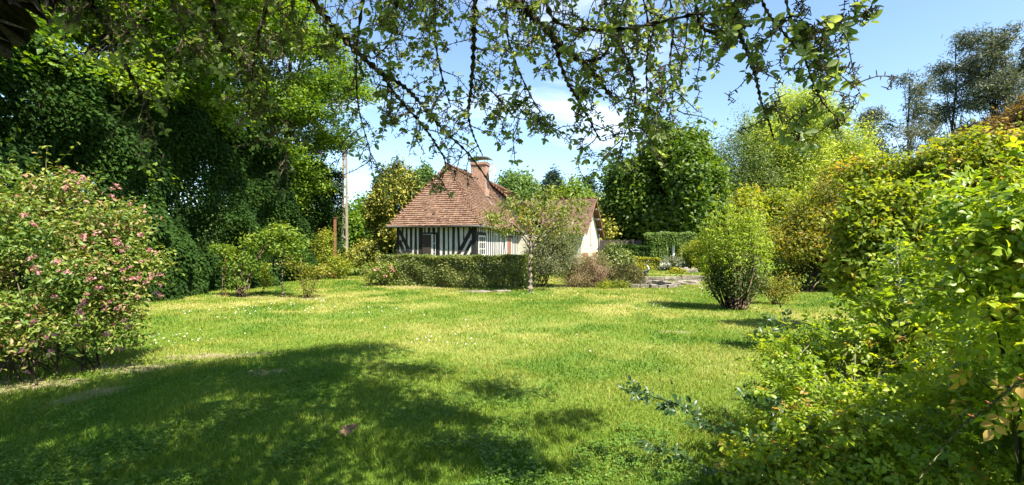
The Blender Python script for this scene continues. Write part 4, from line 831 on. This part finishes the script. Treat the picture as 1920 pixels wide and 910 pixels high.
shrub('copper_shrub', 'huge copper-tinged hazel shrub arching over bare stems at the lawn edge', 'shrub', (11.3, 18.3), sublobes([(P(u, v+42, Y), np.array([rx, rx, rz])) for u, v, Y, rx, rz in
      ((1480, 400, 18, 1.2, .9), (1530, 360, 18.5, 1.3, .9), (1590, 335, 18.5, 1.4, .9), (1650, 345, 18, 1.4, .9), (1500, 428, 19.1, 1.10, 0.80), (1560, 398, 19.1, 1.40, 1.00), (1620, 400, 17.2, 1.4, 1.0), (1680, 400, 17.0, 1.4, 1.0), (1480, 468, 19.6, 0.90, 0.60), (1530, 468, 19.2, 1.10, 0.70), (1590, 458, 18.8, 1.20, 0.80), (1650, 448, 18.6, 1.30, 0.90), (1560, 513, 19.1, 0.90, 0.50), (1620, 513, 18.6, 1.10, 0.60), (1720, 418, 18.1, 1.30, 1.00), (1700, 488, 18.1, 1.20, 0.80), (1590, 300, 19.5, 1.0, .7), (1750, 380, 17, 1.4, 1.0))], 5, 0.5, 501),
      'copper', 17, 12, .14, .105, 221, stems=26, stem_r=.035, foot=1.0, stem_reach=.9, aspect=.65, shell=.45)
tree('hazel_bush', 'big yellow-green hazel right of the copper shrub, its top against the pines', 'hazel', (6.9, 8.4), 2.2, .06, sublobes([(P(u, v+48, Y), np.array([rx, rx, rz])) for u, v, Y, rx, rz in
      ((1610, 345, 9.20, 0.48, 0.32), (1660, 300, 8.80, 0.60, 0.40), (1720, 300, 8.40, 0.60, 0.40), (1780, 275, 8.20, 0.60, 0.40), (1840, 255, 8.00, 0.60, 0.44), (1900, 240, 8.00, 0.60, 0.44), (1960, 230, 8.00, 0.64, 0.48), (1605, 388, 6.4, .36, .32), (1632, 352, 6.5, .36, .32), (1590, 432, 6.5, .34, .32), (1612, 482, 6.6, .36, .3), (1660, 372, 6.6, .42, .34), (1705, 350, 6.5, .42, .36), (1725, 405, 6.4, .42, .36), (1675, 430, 6.6, .4, .34), (1640, 390, 7.4, .50, .40), (1665, 445, 7.2, .45, .40), (1700, 500, 7.0, .45, .40), (1640, 480, 7.6, .40, .40), (1780, 470, 7.4, .5, .4), (1870, 470, 7.3, .5, .4), (1760, 340, 8.00, 0.60, 0.44), (1830, 330, 7.80, 0.60, 0.44), (1900, 320, 7.60, 0.64, 0.44), (1960, 320, 7.60, 0.64, 0.48), (1800, 400, 7.60, 0.60, 0.44), (1880, 400, 7.40, 0.60, 0.44), (1950, 420, 7.20, 0.60, 0.48))], 5, 0.5, 502),
      'hazel', 62, 11, .075, .075, 224, limbs=14, aspect=.75, shell=.5)
tree('copper_maple', 'orange-brown leaved maple crown at the right edge below the pines', 'maple', (22.5, 24.5), 7, .15, sublobes([(P(u, v+35, 24.5), np.array([rx, rx, rz])) for u, v, rx, rz in ((1860, 225, 1.3, .8), (1910, 200, 1.4, .9), (1960, 190, 1.5, 1.0), (1840, 250, 1.2, .7), (1925, 235, 1.4, .8), (1990, 240, 1.5, 1.0))], 4, 0.55, 503), 'coppermaple', 11, 11, .22, .17, 227, aspect=.6, shell=.6)

# left: tall hedge, trees above it, little roses in front
def hedge_wall():
    o = thing('tall_hornbeam_hedge', 'tall dark hornbeam hedge along the left side of the lawn', 'hedge', (-11.3, 17.5, 0)); r = RN(231); n = 250000; y = 4+26*r.random(n)**1.0; z = 6.4*r.random(n)**.95
    bulge = .35*np.sin(y*1.3+z*.8)+.2*np.sin(y*3.1-z*2)+.15*np.sin(z*3+y); x = -10.75+bulge-np.abs(r.normal(size=n))*.22-.05*z; top = r.random(n) < .06; x = np.where(top, -10.8-1.6*r.random(n), x); z = np.where(top, 6.3+.2*r.normal(size=n), z)
    end = r.random(n) < .05; x = np.where(end, -10.6-1.8*r.random(n), x); y = np.where(end, 30.0+.15*r.normal(size=n), y)
    lay = np.floor(z*5+y*.7)+np.floor(y*4); tn = .42+.14*np.sin(lay*12.9)+.16*r.normal(size=n)
    nr = np.column_stack([.65+.45*r.normal(size=n), .45*r.normal(size=n)-.1, .55+.4*r.normal(size=n)])
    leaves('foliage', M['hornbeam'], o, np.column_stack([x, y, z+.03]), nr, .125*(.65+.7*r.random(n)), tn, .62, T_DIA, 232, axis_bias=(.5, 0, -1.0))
    mb = MB()
    for i in range(38): yy = 4.3+i*.68; mb.tube(smooth_path([(-11.6, yy, -.05), (-11.6+.2*r.normal(), yy+.1, 2), (-11.5+.3*r.normal(), yy+.3*r.normal(), 4.6)], 3), (.06, .02), 5)
    mb.build('stems', M['bark'], o, True)
hedge_wall()
def bough_tree(label, x, y, h, r0, R, z0, seed, n=34, dens=5.5, mat='beech', size=.15):
    """tall lime: trunk, horizontal drooping boughs of flat leaf sprays"""
    rng = RN(seed); lob = []
    for i in range(n):
        q = (i+.5)/n; z = z0+(h-z0)*q; a = rng.random()*6.283; rr = R*(.25+.75*rng.random()**.5)*(.42+1.0*np.clip((q-.12)/.33, 0, 1)*(1-.5*np.clip((q-.6)/.4, 0, 1))); lob.append((np.array([x+math.cos(a)*rr, y+math.sin(a)*rr, z]), np.array([1.5, 1.5, .62])*(.7+.6*rng.random())))
    return tree('tall_lime_tree', label, 'tree', (x, y), h-.5, r0, lob, mat, dens, 16, .26, size, seed+1, group='tall trees over the left hedge', flat=.45, up=.8, outw=.45, rnd=.45, shell=.9, limbs=n, aspect=.62)
for i, (x, y, h, z0, R, lb) in enumerate(((-13.2, 8.5, 15, 3.4, 3.4, 'tall tree nearest the camera over the left hedge, leaning boughs above the pink bush'), (-12.9, 13.5, 16, 3.8, 3.4, 'second tall tree along the left hedge, sky glinting between its boughs'), (-13.0, 18.5, 17, 4.2, 3.6, 'third tall tree along the left hedge, behind the little standard rose'), (-12.7, 23.5, 16, 3.6, 3.4, 'fourth tall tree along the left hedge, behind the multi-stemmed rose'), (-12.4, 26.6, 15, 3.0, 2.7, 'last tall tree of the left hedge, its lit boughs reaching towards the utility pole'), (-16.8, 11, 17, 5, 3.6, 'tall tree of the back row behind the nearest hedge trees'), (-16.6, 21, 18, 5, 3.8, 'tall tree of the back row behind the far hedge trees'))):
    bough_tree(lb, x, y, h, .24, R, z0, 241+i*3, 40)
shrub('hedge_end_bush', 'sunlit light green bush at the far end of the tall hedge', 'bush', (-9.9, 26.2), [(P(u, v, 26.2), np.array([rx, rx, rz])) for u, v, rx, rz in ((605, 470, .5, .6), (620, 490, .5, .45), (635, 505, .5, .4), (600, 500, .6, .5), (645, 500, .4, .4), (610, 445, .4, .4))], 'hazel', 34, 10, .12, .11, 271)
# little roses
st = thing('standard_rose', 'slim standard rose with a small leafy ball on a straight stem', 'rose', (-9.55, 15.8, 0)); mb = MB(); r = RN(273); O4 = np.array([-9.55, 15.8, 0]); mb.tube([O4-(0, 0, .05), O4+(.02, 0, .8), O4+(0, 0, 1.6)], (.03, .02), 6); mb.build('stem', M['twig'], st, True)
ps, ns, ss, tt = clump_leaves([(O4+(-.08, 0, 1.62), np.array([.3, .28, .14])), (O4+(.12, 0, 1.6), np.array([.22, .2, .14]))], 60, 8, .06, .09, 274); leaves('foliage', M['yellowgreen'], st, ps, ns, ss, tt, .5, T_DIA, 275)
mb = MB(); mb.tube([O4+(.09, .04, -.05), O4+(.08, .03, 1.45)], .022, 6); mb.build('stake', M['rust'], st)
shrub('multi_stemmed_rose', 'old rose with bare twisted stems and patchy light green leaves', 'rose bush', (-8.9, 15.75), [(P(u, v, 15.75+d), np.array([rx, rx, rz])) for u, v, rx, rz, d in ((440, 480, .3, .25, 0), (455, 510, .35, .3, .1), (470, 470, .3, .3, 0), (480, 500, .3, .3, -.1), (430, 500, .25, .3, .2), (500, 445, .4, .25, 0), (525, 430, .35, .2, .1), (465, 450, .25, .2, 0), (445, 530, .3, .2, -.1))], 'yellowgreen', 30, 8, .08, .095, 277, stems=18, stem_r=.026, foot=.15, shell=.7)
tree('small_standard_tree', 'small umbrella-shaped tree on a pale slim trunk, right of the twisted rose', 'tree', (-7.75, 16.2), 1.5, .045, [(P(u, v, 16.2+d), np.array([rx, rx, rz])) for u, v, rx, rz, d in ((510, 450, .4, .22, 0), (540, 440, .4, .22, .1), (560, 455, .3, .2, 0), (530, 465, .45, .2, -.1), (555, 475, .3, .15, 0), (505, 470, .3, .2, .1))], 'yellowgreen', 38, 9, .09, .095, 280, 'greybark')
shrub('weeping_rose', 'low weeping rose with reddish arching stems at the end of the rose bed', 'rose bush', (-6.75, 15.9), [(P(u, v, 15.9+d), np.array([rx, rx, rz])) for u, v, rx, rz, d in ((570, 520, .35, .25, 0), (590, 510, .3, .2, .1), (555, 500, .25, .2, 0), (610, 508, .3, .15, 0), (575, 545, .25, .12, -.1), (545, 490, .25, .2, .2))], 'copper', 34, 8, .08, .08, 283, stems=14, stem_r=.016)
shrub('rose_sapling', 'tiny pale-stemmed sapling between the twisted rose and the small tree', 'sapling', (-9.0, 17.3), [(P(498, v, 17.3), np.array([.18, .18, .16])) for v in (520, 532, 505)], 'hazel', 60, 7, .06, .09, 286, stems=3, stem_r=.014, stemmat='greybark')

# pink weigela, left foreground
wl = [(np.array(c), np.array(R)) for c, R in (((-6.9, 6.1, 2.1), (1.0, .9, .65)), ((-6.0, 6.3, 1.95), (.75, .8, .55)), ((-5.4, 6.4, 1.5), (.5, .7, .45)), ((-6.9, 5.6, 1.4), (1.0, .8, .7)), ((-6.0, 5.8, 1.25), (.8, .7, .6)), ((-5.3, 6.2, 1.05), (.45, .6, .42)), ((-6.3, 5.4, .75), (.8, .6, .5)), ((-5.5, 5.9, .7), (.5, .5, .4)), ((-7.1, 5.2, .7), (.8, .6, .5)), ((-7.0, 6.8, 2.3), (.9, .9, .55)), ((-7.6, 6.0, 2.0), (.9, .9, .8)), ((-5.25, 6.3, .5), (.3, .4, .3)))]
wsub = sublobes(wl, 7, .42, 290)
wg = shrub('weigela_bush', 'large pink-flowered weigela bush filling the left foreground', 'flowering bush', (-6.3, 6.1), wsub, 'weigela', 46, 12, .075, .062, 291, stems=60, stem_r=.014, foot=.9, templ=T_LEAF, aspect=.46, shell=.7, tvar=.26)
r = RN(294)
for i in range(44):
    c, R = wl[r.integers(len(wl))]; d = unit(np.array([r.normal()+.4, -abs(r.normal())*.6, 1.1+.4*r.random()])); s = c+d*R*.7; e = s+d*(.45+.35*r.random()); mb = MB(); pp = smooth_path([s, (s+e)/2+r.normal(size=3)*.03, e], 3); mb.tube(pp, (.008, .003), 4); sh = mb.build('shoot', M['greentwig'], wg)
    kk = np.repeat(np.arange(1, len(pp)), 2); lp = pp[kk]; leaves('shoot_leaves', M['weigela'], sh, lp, np.array([0, -.3, 1])+.5*r.normal(size=lp.shape), .07, .6+.15*r.normal(size=len(lp)), .42, T_LEAF, 400+i, r.normal(size=lp.shape)+d)
pts = []
hot = [(P(u, v, Y), s) for u, v, Y, s in ((240, 370, 6.0, .1), (255, 490, 5.8, .16), (265, 520, 5.9, .12), (215, 465, 5.6, .12), (185, 555, 5.4, .14), (90, 515, 5.0, .12), (60, 690, 4.9, .12), (130, 640, 5.0, .18), (190, 630, 5.4, .1), (150, 350, 5.7, .2), (40, 420, 5.2, .15), (100, 600, 5.0, .15), (230, 590, 5.6, .1))]
for i in range(72):
    c, s = hot[r.integers(len(hot))]; pts.append(c+r.normal(size=3)*s+np.array([0, -.02, 0]))
pts = [q for q in pts if q[2] > .2]
put_flowers(wg, pts, FC, 2, .72)

# ------------------------------------------------------------------ the old apple tree over the camera
def twig_path(rng, p, d, L, k=6, wig=.22, grav=-.1):
    pts = [np.array(p, float)]; d = unit(d)
    for i in range(k):
        d = unit(d+wig*rng.normal(size=3)+np.array([0, 0, grav])); pts.append(pts[-1]+d*L/k)
    return np.array(pts)
class Canopy:
    def __init__(s): s.p = []; s.n = []; s.ax = []; s.sz = []; s.t = []
    def rosette(s, rng, p, d, size, n=5):
        a0 = rng.random()*6.28; d = unit(d); q = unit(np.cross(d, rng.normal(size=3))); w = np.cross(d, q); t0 = .5+.2*rng.normal()
        for j in range(n):
            a = a0+j*2.4; out_ = q*math.cos(a)+w*math.sin(a); ax = unit(out_+d*(.5+.5*rng.random())+np.array([0, 0, -.12]))
            s.p.append(p+.004*out_); s.ax.append(ax); s.n.append(unit(d*.7-out_*.35+np.array([0, -.1, .7])+.3*rng.normal(size=3))); s.sz.append(size*(.55+.65*rng.random())); s.t.append(t0+.15*rng.normal())
def inside(p, m=0.):
    """is a point in the photograph's frame"""
    if p[1] < .3: return False
    v = CV-(p[2]-EYE)/p[1]*F; u = CU+p[0]/p[1]*F
    return -40-m < u < 1960+m and -10-m < v < 930
apple = thing('apple_tree', 'old lichen-covered apple tree whose branches hang across the top of the view', 'apple tree', (-3.7, .7, 0)); A = Canopy(); rg = RN(301)
mb = MB(); tp = [(-3.7, .7, -.05), (-3.66, .8, .7), (-3.55, 1.0, 1.4), (-3.3, 1.4, 2.0), P(-95, 60, 2.25), P(35, -10, 2.45), (-2.0, 2.65, 3.35), (-1.55, 2.75, 3.65)]
mb.tube(smooth_path(tp, 5), np.interp(np.linspace(0, 1, 36), [0, .1, .4, .6, .8, 1], [.27, .22, .19, .16, .12, .09]), 14, .5, .16, rg); mb.build('trunk', M['applebark'], apple, True)
HB = np.array([-1.55, 2.75, 3.65])
limbs = []
def limb(pts, r0, r1, n=7):
    mb = MB(); p = smooth_path(pts, 4); mb.tube(p, np.linspace(r0, r1, len(p)), n, .5, .3, rg); limbs.append((p, r0)); return mb
def px(l, Y0, Y1): return [P(u, v, Y0+(Y1-Y0)*i/(len(l)-1)) for i, (u, v) in enumerate(l)]
HUB = [(HB, (-.6, 3.0, 3.85), (.4, 3.1, 3.8), (1.3, 2.7, 3.4), (2.0, 2.3, 3.0)), (HB, (-1.0, 3.6, 3.95), (-.3, 4.2, 4.1), (.6, 4.4, 4.1)), (HB, (-2.2, 3.4, 3.9), (-2.9, 4.2, 4.2)), ((-3.3, 1.4, 2.0), (-3.4, 1.9, 3.0), (-3.7, 2.6, 3.9), (-4.0, 3.4, 4.6)), (HB, (-1.3, 1.9, 3.9), (-.6, 1.0, 4.1), (.3, .4, 4.1))]
for pts in HUB: limb(pts, .07, .03).build('limb', M['applebark'], apple, True)
BR = [([(150, -60), (168, 0), (205, 60), (238, 128), (270, 190), (284, 250)], 2.6, 3.1, .028, .010), ([(395, -70), (400, 20), (412, 75), (447, 112), (465, 135)], 2.9, 3.1, .024, .015), ([(520, -80), (497, 20), (478, 100), (470, 160), (466, 215)], 2.9, 3.1, .020, .006),
      ([(540, -80), (600, 20), (650, 78), (712, 135), (758, 163), (790, 196), (832, 245), (878, 288), (920, 345)], 3.0, 3.6, .036, .008), ([(715, 138), (745, 182), (790, 232), (818, 272), (835, 305), (828, 340)], 3.15, 3.5, .020, .005),
      ([(895, -90), (890, 20), (888, 90), (884, 160), (878, 215), (888, 255), (905, 292)], 3.1, 3.4, .030, .006), ([(915, -70), (975, 10), (1005, 38), (1050, 85), (1090, 116), (1118, 145), (1146, 182)], 3.0, 3.3, .042, .018), ([(1040, 85), (1062, 150), (1082, 185), (1105, 225), (1125, 263)], 3.2, 3.4, .022, .007), ([(1090, 116), (1125, 110), (1150, 75), (1172, 30), (1180, -30)], 3.2, 3.3, .018, .012),
      ([(1376, -70), (1380, 10), (1383, 55), (1402, 100), (1418, 150), (1428, 195), (1440, 225), (1452, 264)], 2.15, 2.25, .019, .005), ([(1410, -60), (1432, 10), (1455, 45), (1490, 85), (1512, 118), (1522, 150), (1540, 188), (1560, 212), (1584, 229)], 2.05, 2.2, .011, .003), ([(1455, 40), (1490, 40), (1530, 55), (1570, 58), (1618, 38)], 2.1, 2.05, .007, .002), ([(1466, -50), (1478, 20), (1500, 80), (1540, 110), (1575, 140), (1596, 158)], 2.1, 2.15, .009, .003),
      ([(1300, -60), (1310, 40), (1340, 62), (1380, 55)], 2.5, 2.4, .014, .010), ([(690, -60), (672, 60), (668, 130), (672, 200), (690, 270), (700, 305)], 3.2, 3.7, .016, .004), ([(760, -60), (740, 30), (730, 80), (700, 110)], 3.1, 3.2, .016, .008), ([(820, -70), (815, 60), (830, 150), (845, 200)], 3.2, 3.4, .018, .006), ([(1190, -60), (1215, 40), (1212, 130), (1215, 190), (1226, 232)], 3.0, 3.1, .013, .004), ([(1245, -60), (1262, 40), (1256, 120), (1262, 170), (1255, 224)], 2.9, 3.0, .013, .004), ([(1120, -60), (1150, 60), (1185, 130), (1190, 200), (1172, 250), (1160, 285)], 3.1, 3.2, .014, .004), ([(560, -80), (545, 30), (520, 90), (500, 150), (510, 230), (545, 300)], 3.0, 3.4, .013, .004), ([(290, -70), (330, 20), (350, 70), (352, 90)], 2.8, 2.9, .012, .005), ([(960, -60), (950, 60), (985, 160), (1020, 220), (1040, 245)], 3.2, 3.4, .014, .004), ([(900, 150), (940, 190), (965, 220), (1005, 225)], 3.3, 3.4, .009, .004), ([(1020, -60), (1040, 40), (1160, 55), (1290, 30), (1400, 12)], 2.8, 2.4, .020, .010)]
for l, y0, y1, r0, r1 in BR: limb(px(l, y0, y1), r0, r1).build('branch', M['applebark'], apple, True)
# side twigs with leaf rosettes; more hang from the scaffold above the frame
tw = MB(); nt_ = 0
def twig(p, d, L, r0, leafy, size=.056, depth=0, free=False):
    global nt_
    pts = twig_path(rg, p, d, L, 6, .20, -.10)
    tw.tube(pts, (r0, max(.0022, r0*.45)), 4, .5); nt_ += 1
    for i in range(1, len(pts)):
        for _ in range(2):
            q = pts[i]+(pts[i-1]-pts[i])*rg.random(); sd_ = unit(np.cross(pts[i]-pts[i-1], rg.normal(size=3))); sp = q+sd_*(.012+.02*rg.random()); tw.tube([q, sp], (.0032, .0022), 3, .5)
            if rg.random() < leafy: A.rosette(rg, sp, sd_+.3*unit(pts[i]-pts[i-1])+np.array([0, 0, .25]), size, rg.integers(3, 6))
        if depth < 1 and rg.random() < .30: twig(pts[i], unit(pts[i]-pts[i-1])+.9*rg.normal(size=3), L*.42, r0*.6, leafy, size, depth+1)
    if rg.random() < leafy+.25*(leafy > .05 or size > .05): A.rosette(rg, pts[-1], pts[-1]-pts[-2], size, 5)
for k, (p, r0) in enumerate(list(limbs)):
    for i in range(2, len(p)):
        q = p[i]; vis = inside(q, 60); un = CU+q[0]/max(q[1], .3)*F; vn = CV-(q[2]-EYE)/max(q[1], .3)*F
        if vis and vn > 210 and 790 < un < 970 and rg.random() < .6: continue
        if vis:
            if un > 1330:
                if rg.random() < (.30 if vn < 140 else .68): continue
                d = unit(np.cross(p[i]-p[i-1], rg.normal(size=3)))+np.array([.25, 0, .1]); twig(q, d, .09+.13*rg.random(), .004, .05, .052, 0); A.rosette(rg, q+unit(d)*.02, d, .05, 4); continue
            for _ in range(1):
                d = unit(np.cross(p[i]-p[i-1], rg.normal(size=3)))+np.array([0, 0, -.45]); lf = .07 if un < 680 else (.15 if un > 1330 else (.05 if (vn > 200 and un < 970) else .125))
                twig(q, d, (.13+.22*rg.random())*(.42 if un > 1330 else 1), .0055, lf, .046 if un < 1330 else .050)
        else:
            for _ in range(2 if q[0] > -1.2 else 1): twig(q, unit(rg.normal(size=3)+np.array([0, 0, 1.0])), .3+.3*rg.random(), .008, .25, .046)
# hanging twigs entering from above the frame
for i in range(56):
    u = 690+600*rg.random(); Y = 2.5+1.5*rg.random(); p = P(u, -30-30*rg.random(), Y); dn = (70+110*rg.random()*(1 if u > 760 else .6))/F*Y
    twig(p, (.35*rg.normal(), .3*rg.normal(), -1), dn, .0055, .20, .046)
for i in range(20):
    u = 130+540*rg.random(); Y = 2.4+1.2*rg.random(); p = P(u, -30, Y); twig(p, (.4*rg.normal(), .3*rg.normal(), -1), (80+130*rg.random())/F*Y, .005, .07, .046)
tw.build('twigs', M['applebark'], apple); S['twigs'] = nt_
leaves('foliage', M['apple_leaf'], apple, np.array(A.p), np.array(A.n), np.array(A.sz), np.array(A.t), .50, T_OVAL, 305, np.array(A.ax))
# the crown above the frame, the one that shades the front of the lawn
lob = []
r = RN(311)
for cx, cy, cz, n in CROWN: lob.append((np.array([cx, cy, cz]), np.array([.8, .75, .42])*n))
ps, ns, ss, tt = clump_leaves(lob, 27, 17, .10, .085, 312, flat=.7, shell=.9)
k = np.array([not inside(p, 25) for p in ps]); leaves('crown', M['apple_leaf'], apple, ps[k], ns[k], ss[k], tt[k], .52, T_DIA, 313)

# ------------------------------------------------------------------ roses in the right foreground
def pinnate(pos, axis, nrm, size, tint, rng):
    """five leaflets along each leaf stalk"""
    axis = unit(axis-(axis*unit(nrm)).sum(1, keepdims=True)*unit(nrm)); side = np.cross(axis, unit(nrm)); PP, AA, NN, SS, TT = [], [], [], [], []
    for f, sgn, sc in ((.35, 1, .85), (.35, -1, .85), (.85, 1, 1), (.85, -1, 1), (1.15, 0, 1.15)):
        PP.append(pos+axis*(f*size*1.5)[:, None]); AA.append(axis*(.55 if sgn else 1)+side*sgn*.9+.12*rng.normal(size=axis.shape)); NN.append(nrm+.30*rng.normal(size=axis.shape)); SS.append(size*sc); TT.append(tint+.05*rng.normal(size=len(pos)))
    return [np.concatenate(q) for q in (PP, NN, SS, TT, AA)]
def rose(name, label, base, lobes, per_m2, nl, spread, size, seed, stems, mat='rose', extra=None):
    rng = RN(seed); base = np.array([base[0], base[1], float(gh(*base))-.02]); o = thing(name, label, 'rose bush', base); mb = MB()
    for i in range(stems):
        c, R = lobes[rng.integers(len(lobes))]; s = base+np.array([rng.normal()*.16, rng.normal()*.16, 0]); e = c+unit(rng.normal(size=3))*R*.85; m_ = s*.55+e*.45+np.array([0, 0, .3*np.linalg.norm(e-s)]); mb.tube(smooth_path([s, m_, e], 5), (.011, .0035), 5)
    mb.build('stems', M['greentwig'], o, True)
    ps, ns, ss, tt = clump_leaves(lobes, per_m2, nl, spread, size, seed+1, up=.75, outw=.55, rnd=.45, shell=.5, tvar=.2)
    k = ps[:, 2] > gh(ps[:, 0], ps[:, 1])+.03; ps, ns, ss, tt = ps[k], ns[k], ss[k], tt[k]
    q = pinnate(ps, rng.normal(size=ps.shape)+np.array([-.3, -.3, -.1]), unit(ns), ss, tt, rng)
    leaves('foliage', M[mat], o, q[0], q[1], q[2], q[3], .62, T_LEAF, seed+2, q[4]); return o
LA = [(P(u, v+12, Y), np.array([rx, rx, rz])) for u, v, Y, rx, rz in ((1500, 690, 3.5, .30, .26), (1560, 650, 3.7, .35, .30), (1620, 620, 3.7, .4, .32), (1500, 770, 3.3, .3, .28), (1580, 740, 3.3, .4, .3), (1660, 700, 3.3, .4, .34), (1450, 850, 3.0, .25, .2), (1530, 850, 2.9, .35, .26), (1620, 830, 2.8, .4, .3), (1700, 780, 2.8, .4, .32), (1480, 640, 4.0, .22, .22), (1700, 640, 3.5, .4, .35), (1560, 920, 2.6, .35, .2), (1680, 910, 2.5, .4, .25))]
rA_ = rose('garden_rose', 'broad leafy rose bush spilling onto the lawn at lower right', (2.25, 3.3), sublobes(LA, 5, .5, 511), 44, 6, .07, .033, 321, 60)
LB = [(P(u+30, v+40, Y), np.array([rx, rx, rz])) for u, v, Y, rx, rz in ((1690, 560, 3.9, .4, .35), (1680, 480, 4.0, .26, .30), (1730, 500, 3.9, .4, .4), (1770, 440, 3.6, .35, .35), (1800, 540, 3.4, .5, .4), (1840, 470, 3.4, .5, .42), (1900, 530, 3.2, .5, .45), (1780, 600, 3.4, .5, .35), (1870, 600, 3.0, .5, .4))]
rB_ = rose('garden_rose', 'taller rose bush with bright backlit leaves behind the spreading rose', (3.2, 3.6), sublobes(LB, 5, .5, 512), 30, 6, .08, .043, 331, 50)
LC = [(P(u+20, v+30, Y), np.array([rx, rx, rz])) for u, v, Y, rx, rz in ((1800, 360, 2.2, .16, .13), (1860, 380, 2.0, .2, .16), (1920, 360, 1.9, .2, .18), (1830, 440, 2.1, .22, .18), (1900, 450, 1.9, .26, .2), (1960, 420, 1.8, .3, .25), (1880, 520, 1.9, .25, .2), (1950, 540, 1.8, .3, .25), (1990, 640, 1.8, .3, .3), (2750, 540, 1.35, .42, .4), (3200, 600, 1.05, .4, .4), (2600, 600, 1.7, .45, .4), (2400, 760, 1.6, .4, .35), (2700, 900, 1.25, .35, .35), (1800, 690, 2.6, .35, .3), (1870, 640, 2.3, .3, .28), (1830, 770, 2.4, .35, .3), (1910, 720, 2.2, .3, .3), (1780, 860, 2.3, .35, .25), (1880, 850, 2.2, .35, .3), (1960, 800, 2.1, .3, .3))]  # lobes far beyond the right edge are unseen, added to cast shade
LC += [(np.array(c), np.array([.42, .42, .36])) for c in ((2.75, 1.75, 1.8), (2.62, 2.0, 1.5), (2.95, 2.1, 1.6))]  # more unseen lobes, added to shade the lower leaves of this bush
rC_ = rose('garden_rose', 'nearest rose with large lime leaves at the right edge of the view', (2.35, 1.9), sublobes(LC, 5, .5, 513), 38, 5, .06, .036, 341, 36)
# thorny cane and leafless brown twig of the nearest rose
mb = MB(); cane = smooth_path(px([(1720, 905), (1790, 812), (1850, 766), (1905, 722), (1990, 672)], 1.55, 1.35), 5); mb.tube(cane, (.0045, .0075), 7); cn = mb.build('thorny_cane', M['greentwig'], rC_, True)
for i in (8, 11, 16):
    p = cane[i]; mb = MB(); mb.tube([p, p+np.array([-.014, 0, .004]), p+np.array([-.026, -.002, .012])], np.array([.006, .003, .0006]), 5); mb.build('thorn', M['thorn'], cn)
mb = MB(); mb.tube(smooth_path(px([(1990, 352), (1920, 372), (1850, 360), (1800, 380), (1750, 402)], 1.9, 2.2), 4), (.006, .0025), 5); mb.tube(smooth_path(px([(1805, 377), (1797, 395), (1812, 410)], 2.1, 2.1), 3), (.003, .0015), 4); mb.build('bare_twig', M['applebark'], rC_, True)
# arching shoots of the spreading rose, lying out over the grass
def shoot(pts, r0, leafn, size, buds, seed, mat):
    rng = RN(seed); mb = MB(); p = smooth_path(pts, 8); mb.tube(p, (r0, r0*.45), 6); sh = mb.build('arching_shoot', M[mat], rA_, True); Q = []; bb = []
    idx = np.linspace(1, len(p)-1, leafn).astype(int); pos = p[idx]; tg = np.gradient(p, axis=0)[idx]; ax = unit(tg)*.4+rng.normal(size=pos.shape)*np.array([.6, .6, .5])+np.array([0, 0, .12])
    q = pinnate(pos, ax, unit(np.array([0, -.3, .8])+.4*rng.normal(size=pos.shape)), size*(.7+.6*rng.random(leafn)), .08+.13*rng.normal(size=leafn), rng); leaves('shoot_leaves', M['shootleaf'], rA_, q[0], q[1], q[2], q[3], .62, T_LEAF, seed, q[4])
    for k, hgt in buds:
        b = p[int(k*(len(p)-1))]; e = b+np.array([.02*rng.normal(), .01, hgt]); mb = MB(); mb.tube([b, (b+e)/2+(.008, 0, 0), e], (.0028, .0018), 5); s_ = mb.build('flower_stalk', M['greentwig'], rA_)
        mb = MB(); mb.tube([e-(0, 0, .004), e+(0, 0, .006), e+(0, 0, .016), e+(0, 0, .028), e+(0, 0, .042)], np.array([.003, .0085, .0095, .006, .0008]), 8); mb.build('bud', M['budgreen'], s_, True)
shoot(px([(1520, 880), (1400, 820), (1320, 788), (1265, 758), (1215, 742), (1180, 730)], 3.0, 3.35), .008, 40, .046, ((.62, .13), (.72, .18), (.30, .10)), 351, 'greentwig')
shoot(px([(1460, 905), (1340, 880), (1290, 862), (1245, 848), (1212, 830)], 2.85, 3.15), .005, 26, .034, (), 353, 'twig')
shoot(px([(1560, 830), (1470, 780), (1430, 760), (1405, 735)], 3.0, 3.2), .006, 22, .044, ((.8, .10), (.9, .06)), 355, 'greentwig')
shoot(px([(1560, 660), (1500, 620), (1460, 600), (1435, 604)], 3.2, 3.0), .005, 10, .036, ((.5, .06), (.6, .09)), 357, 'greentwig')
shoot(px([(1700, 700), (1690, 580), (1684, 490), (1680, 440)], 3.3, 3.5), .006, 14, .040, (), 359, 'greentwig')

# a fallen oak leaf on the grass
r = RN(361); c = P(653, 826, 3.92); c[2] = .05; a = np.linspace(0, 2*math.pi, 73)[:-1]; rad = .046*(1+.17*np.sin(a*9+.6)+.10*np.sin(a*4)); lx, ly = rad*np.cos(a)*1.45, rad*np.sin(a)*.85
V = [np.array([0, 0, .006])]; 
for k in (.5, 1.0):
    for i in range(72): V.append(np.array([lx[i]*k, ly[i]*k, .012*math.sin(lx[i]*40*k)+.022*k*k*abs(math.sin(a[i]*2+.5))+.012*k*math.sin(a[i]*7)]))
R_ = np.array([[.95, .25, .18], [-.30, .62, .72], [.06, -.74, .67]]).T; V = [R_@v+c+np.array([0, 0, .035]) for v in V]; Fs = [(0, 1+i, 1+(i+1) % 72) for i in range(72)]+[(1+i, 73+i, 73+(i+1) % 72, 1+(i+1) % 72) for i in range(72)]
mb = MB(); mb.add(V, Fs, .5); fl = mb.build('fallen_oak_leaf', M['dryleaf']); tag(fl, 'single curled brown oak leaf lying on the shaded front grass', 'fallen leaf')
mb = MB(); mb.tube([R_@np.array([-.055, 0, .008])+c+(0, 0, .035), R_@np.array([-.10, .012, .0])+c+(0, 0, .02)], (.0022, .0015), 5); mb.build('stalk', M['twig'], fl)
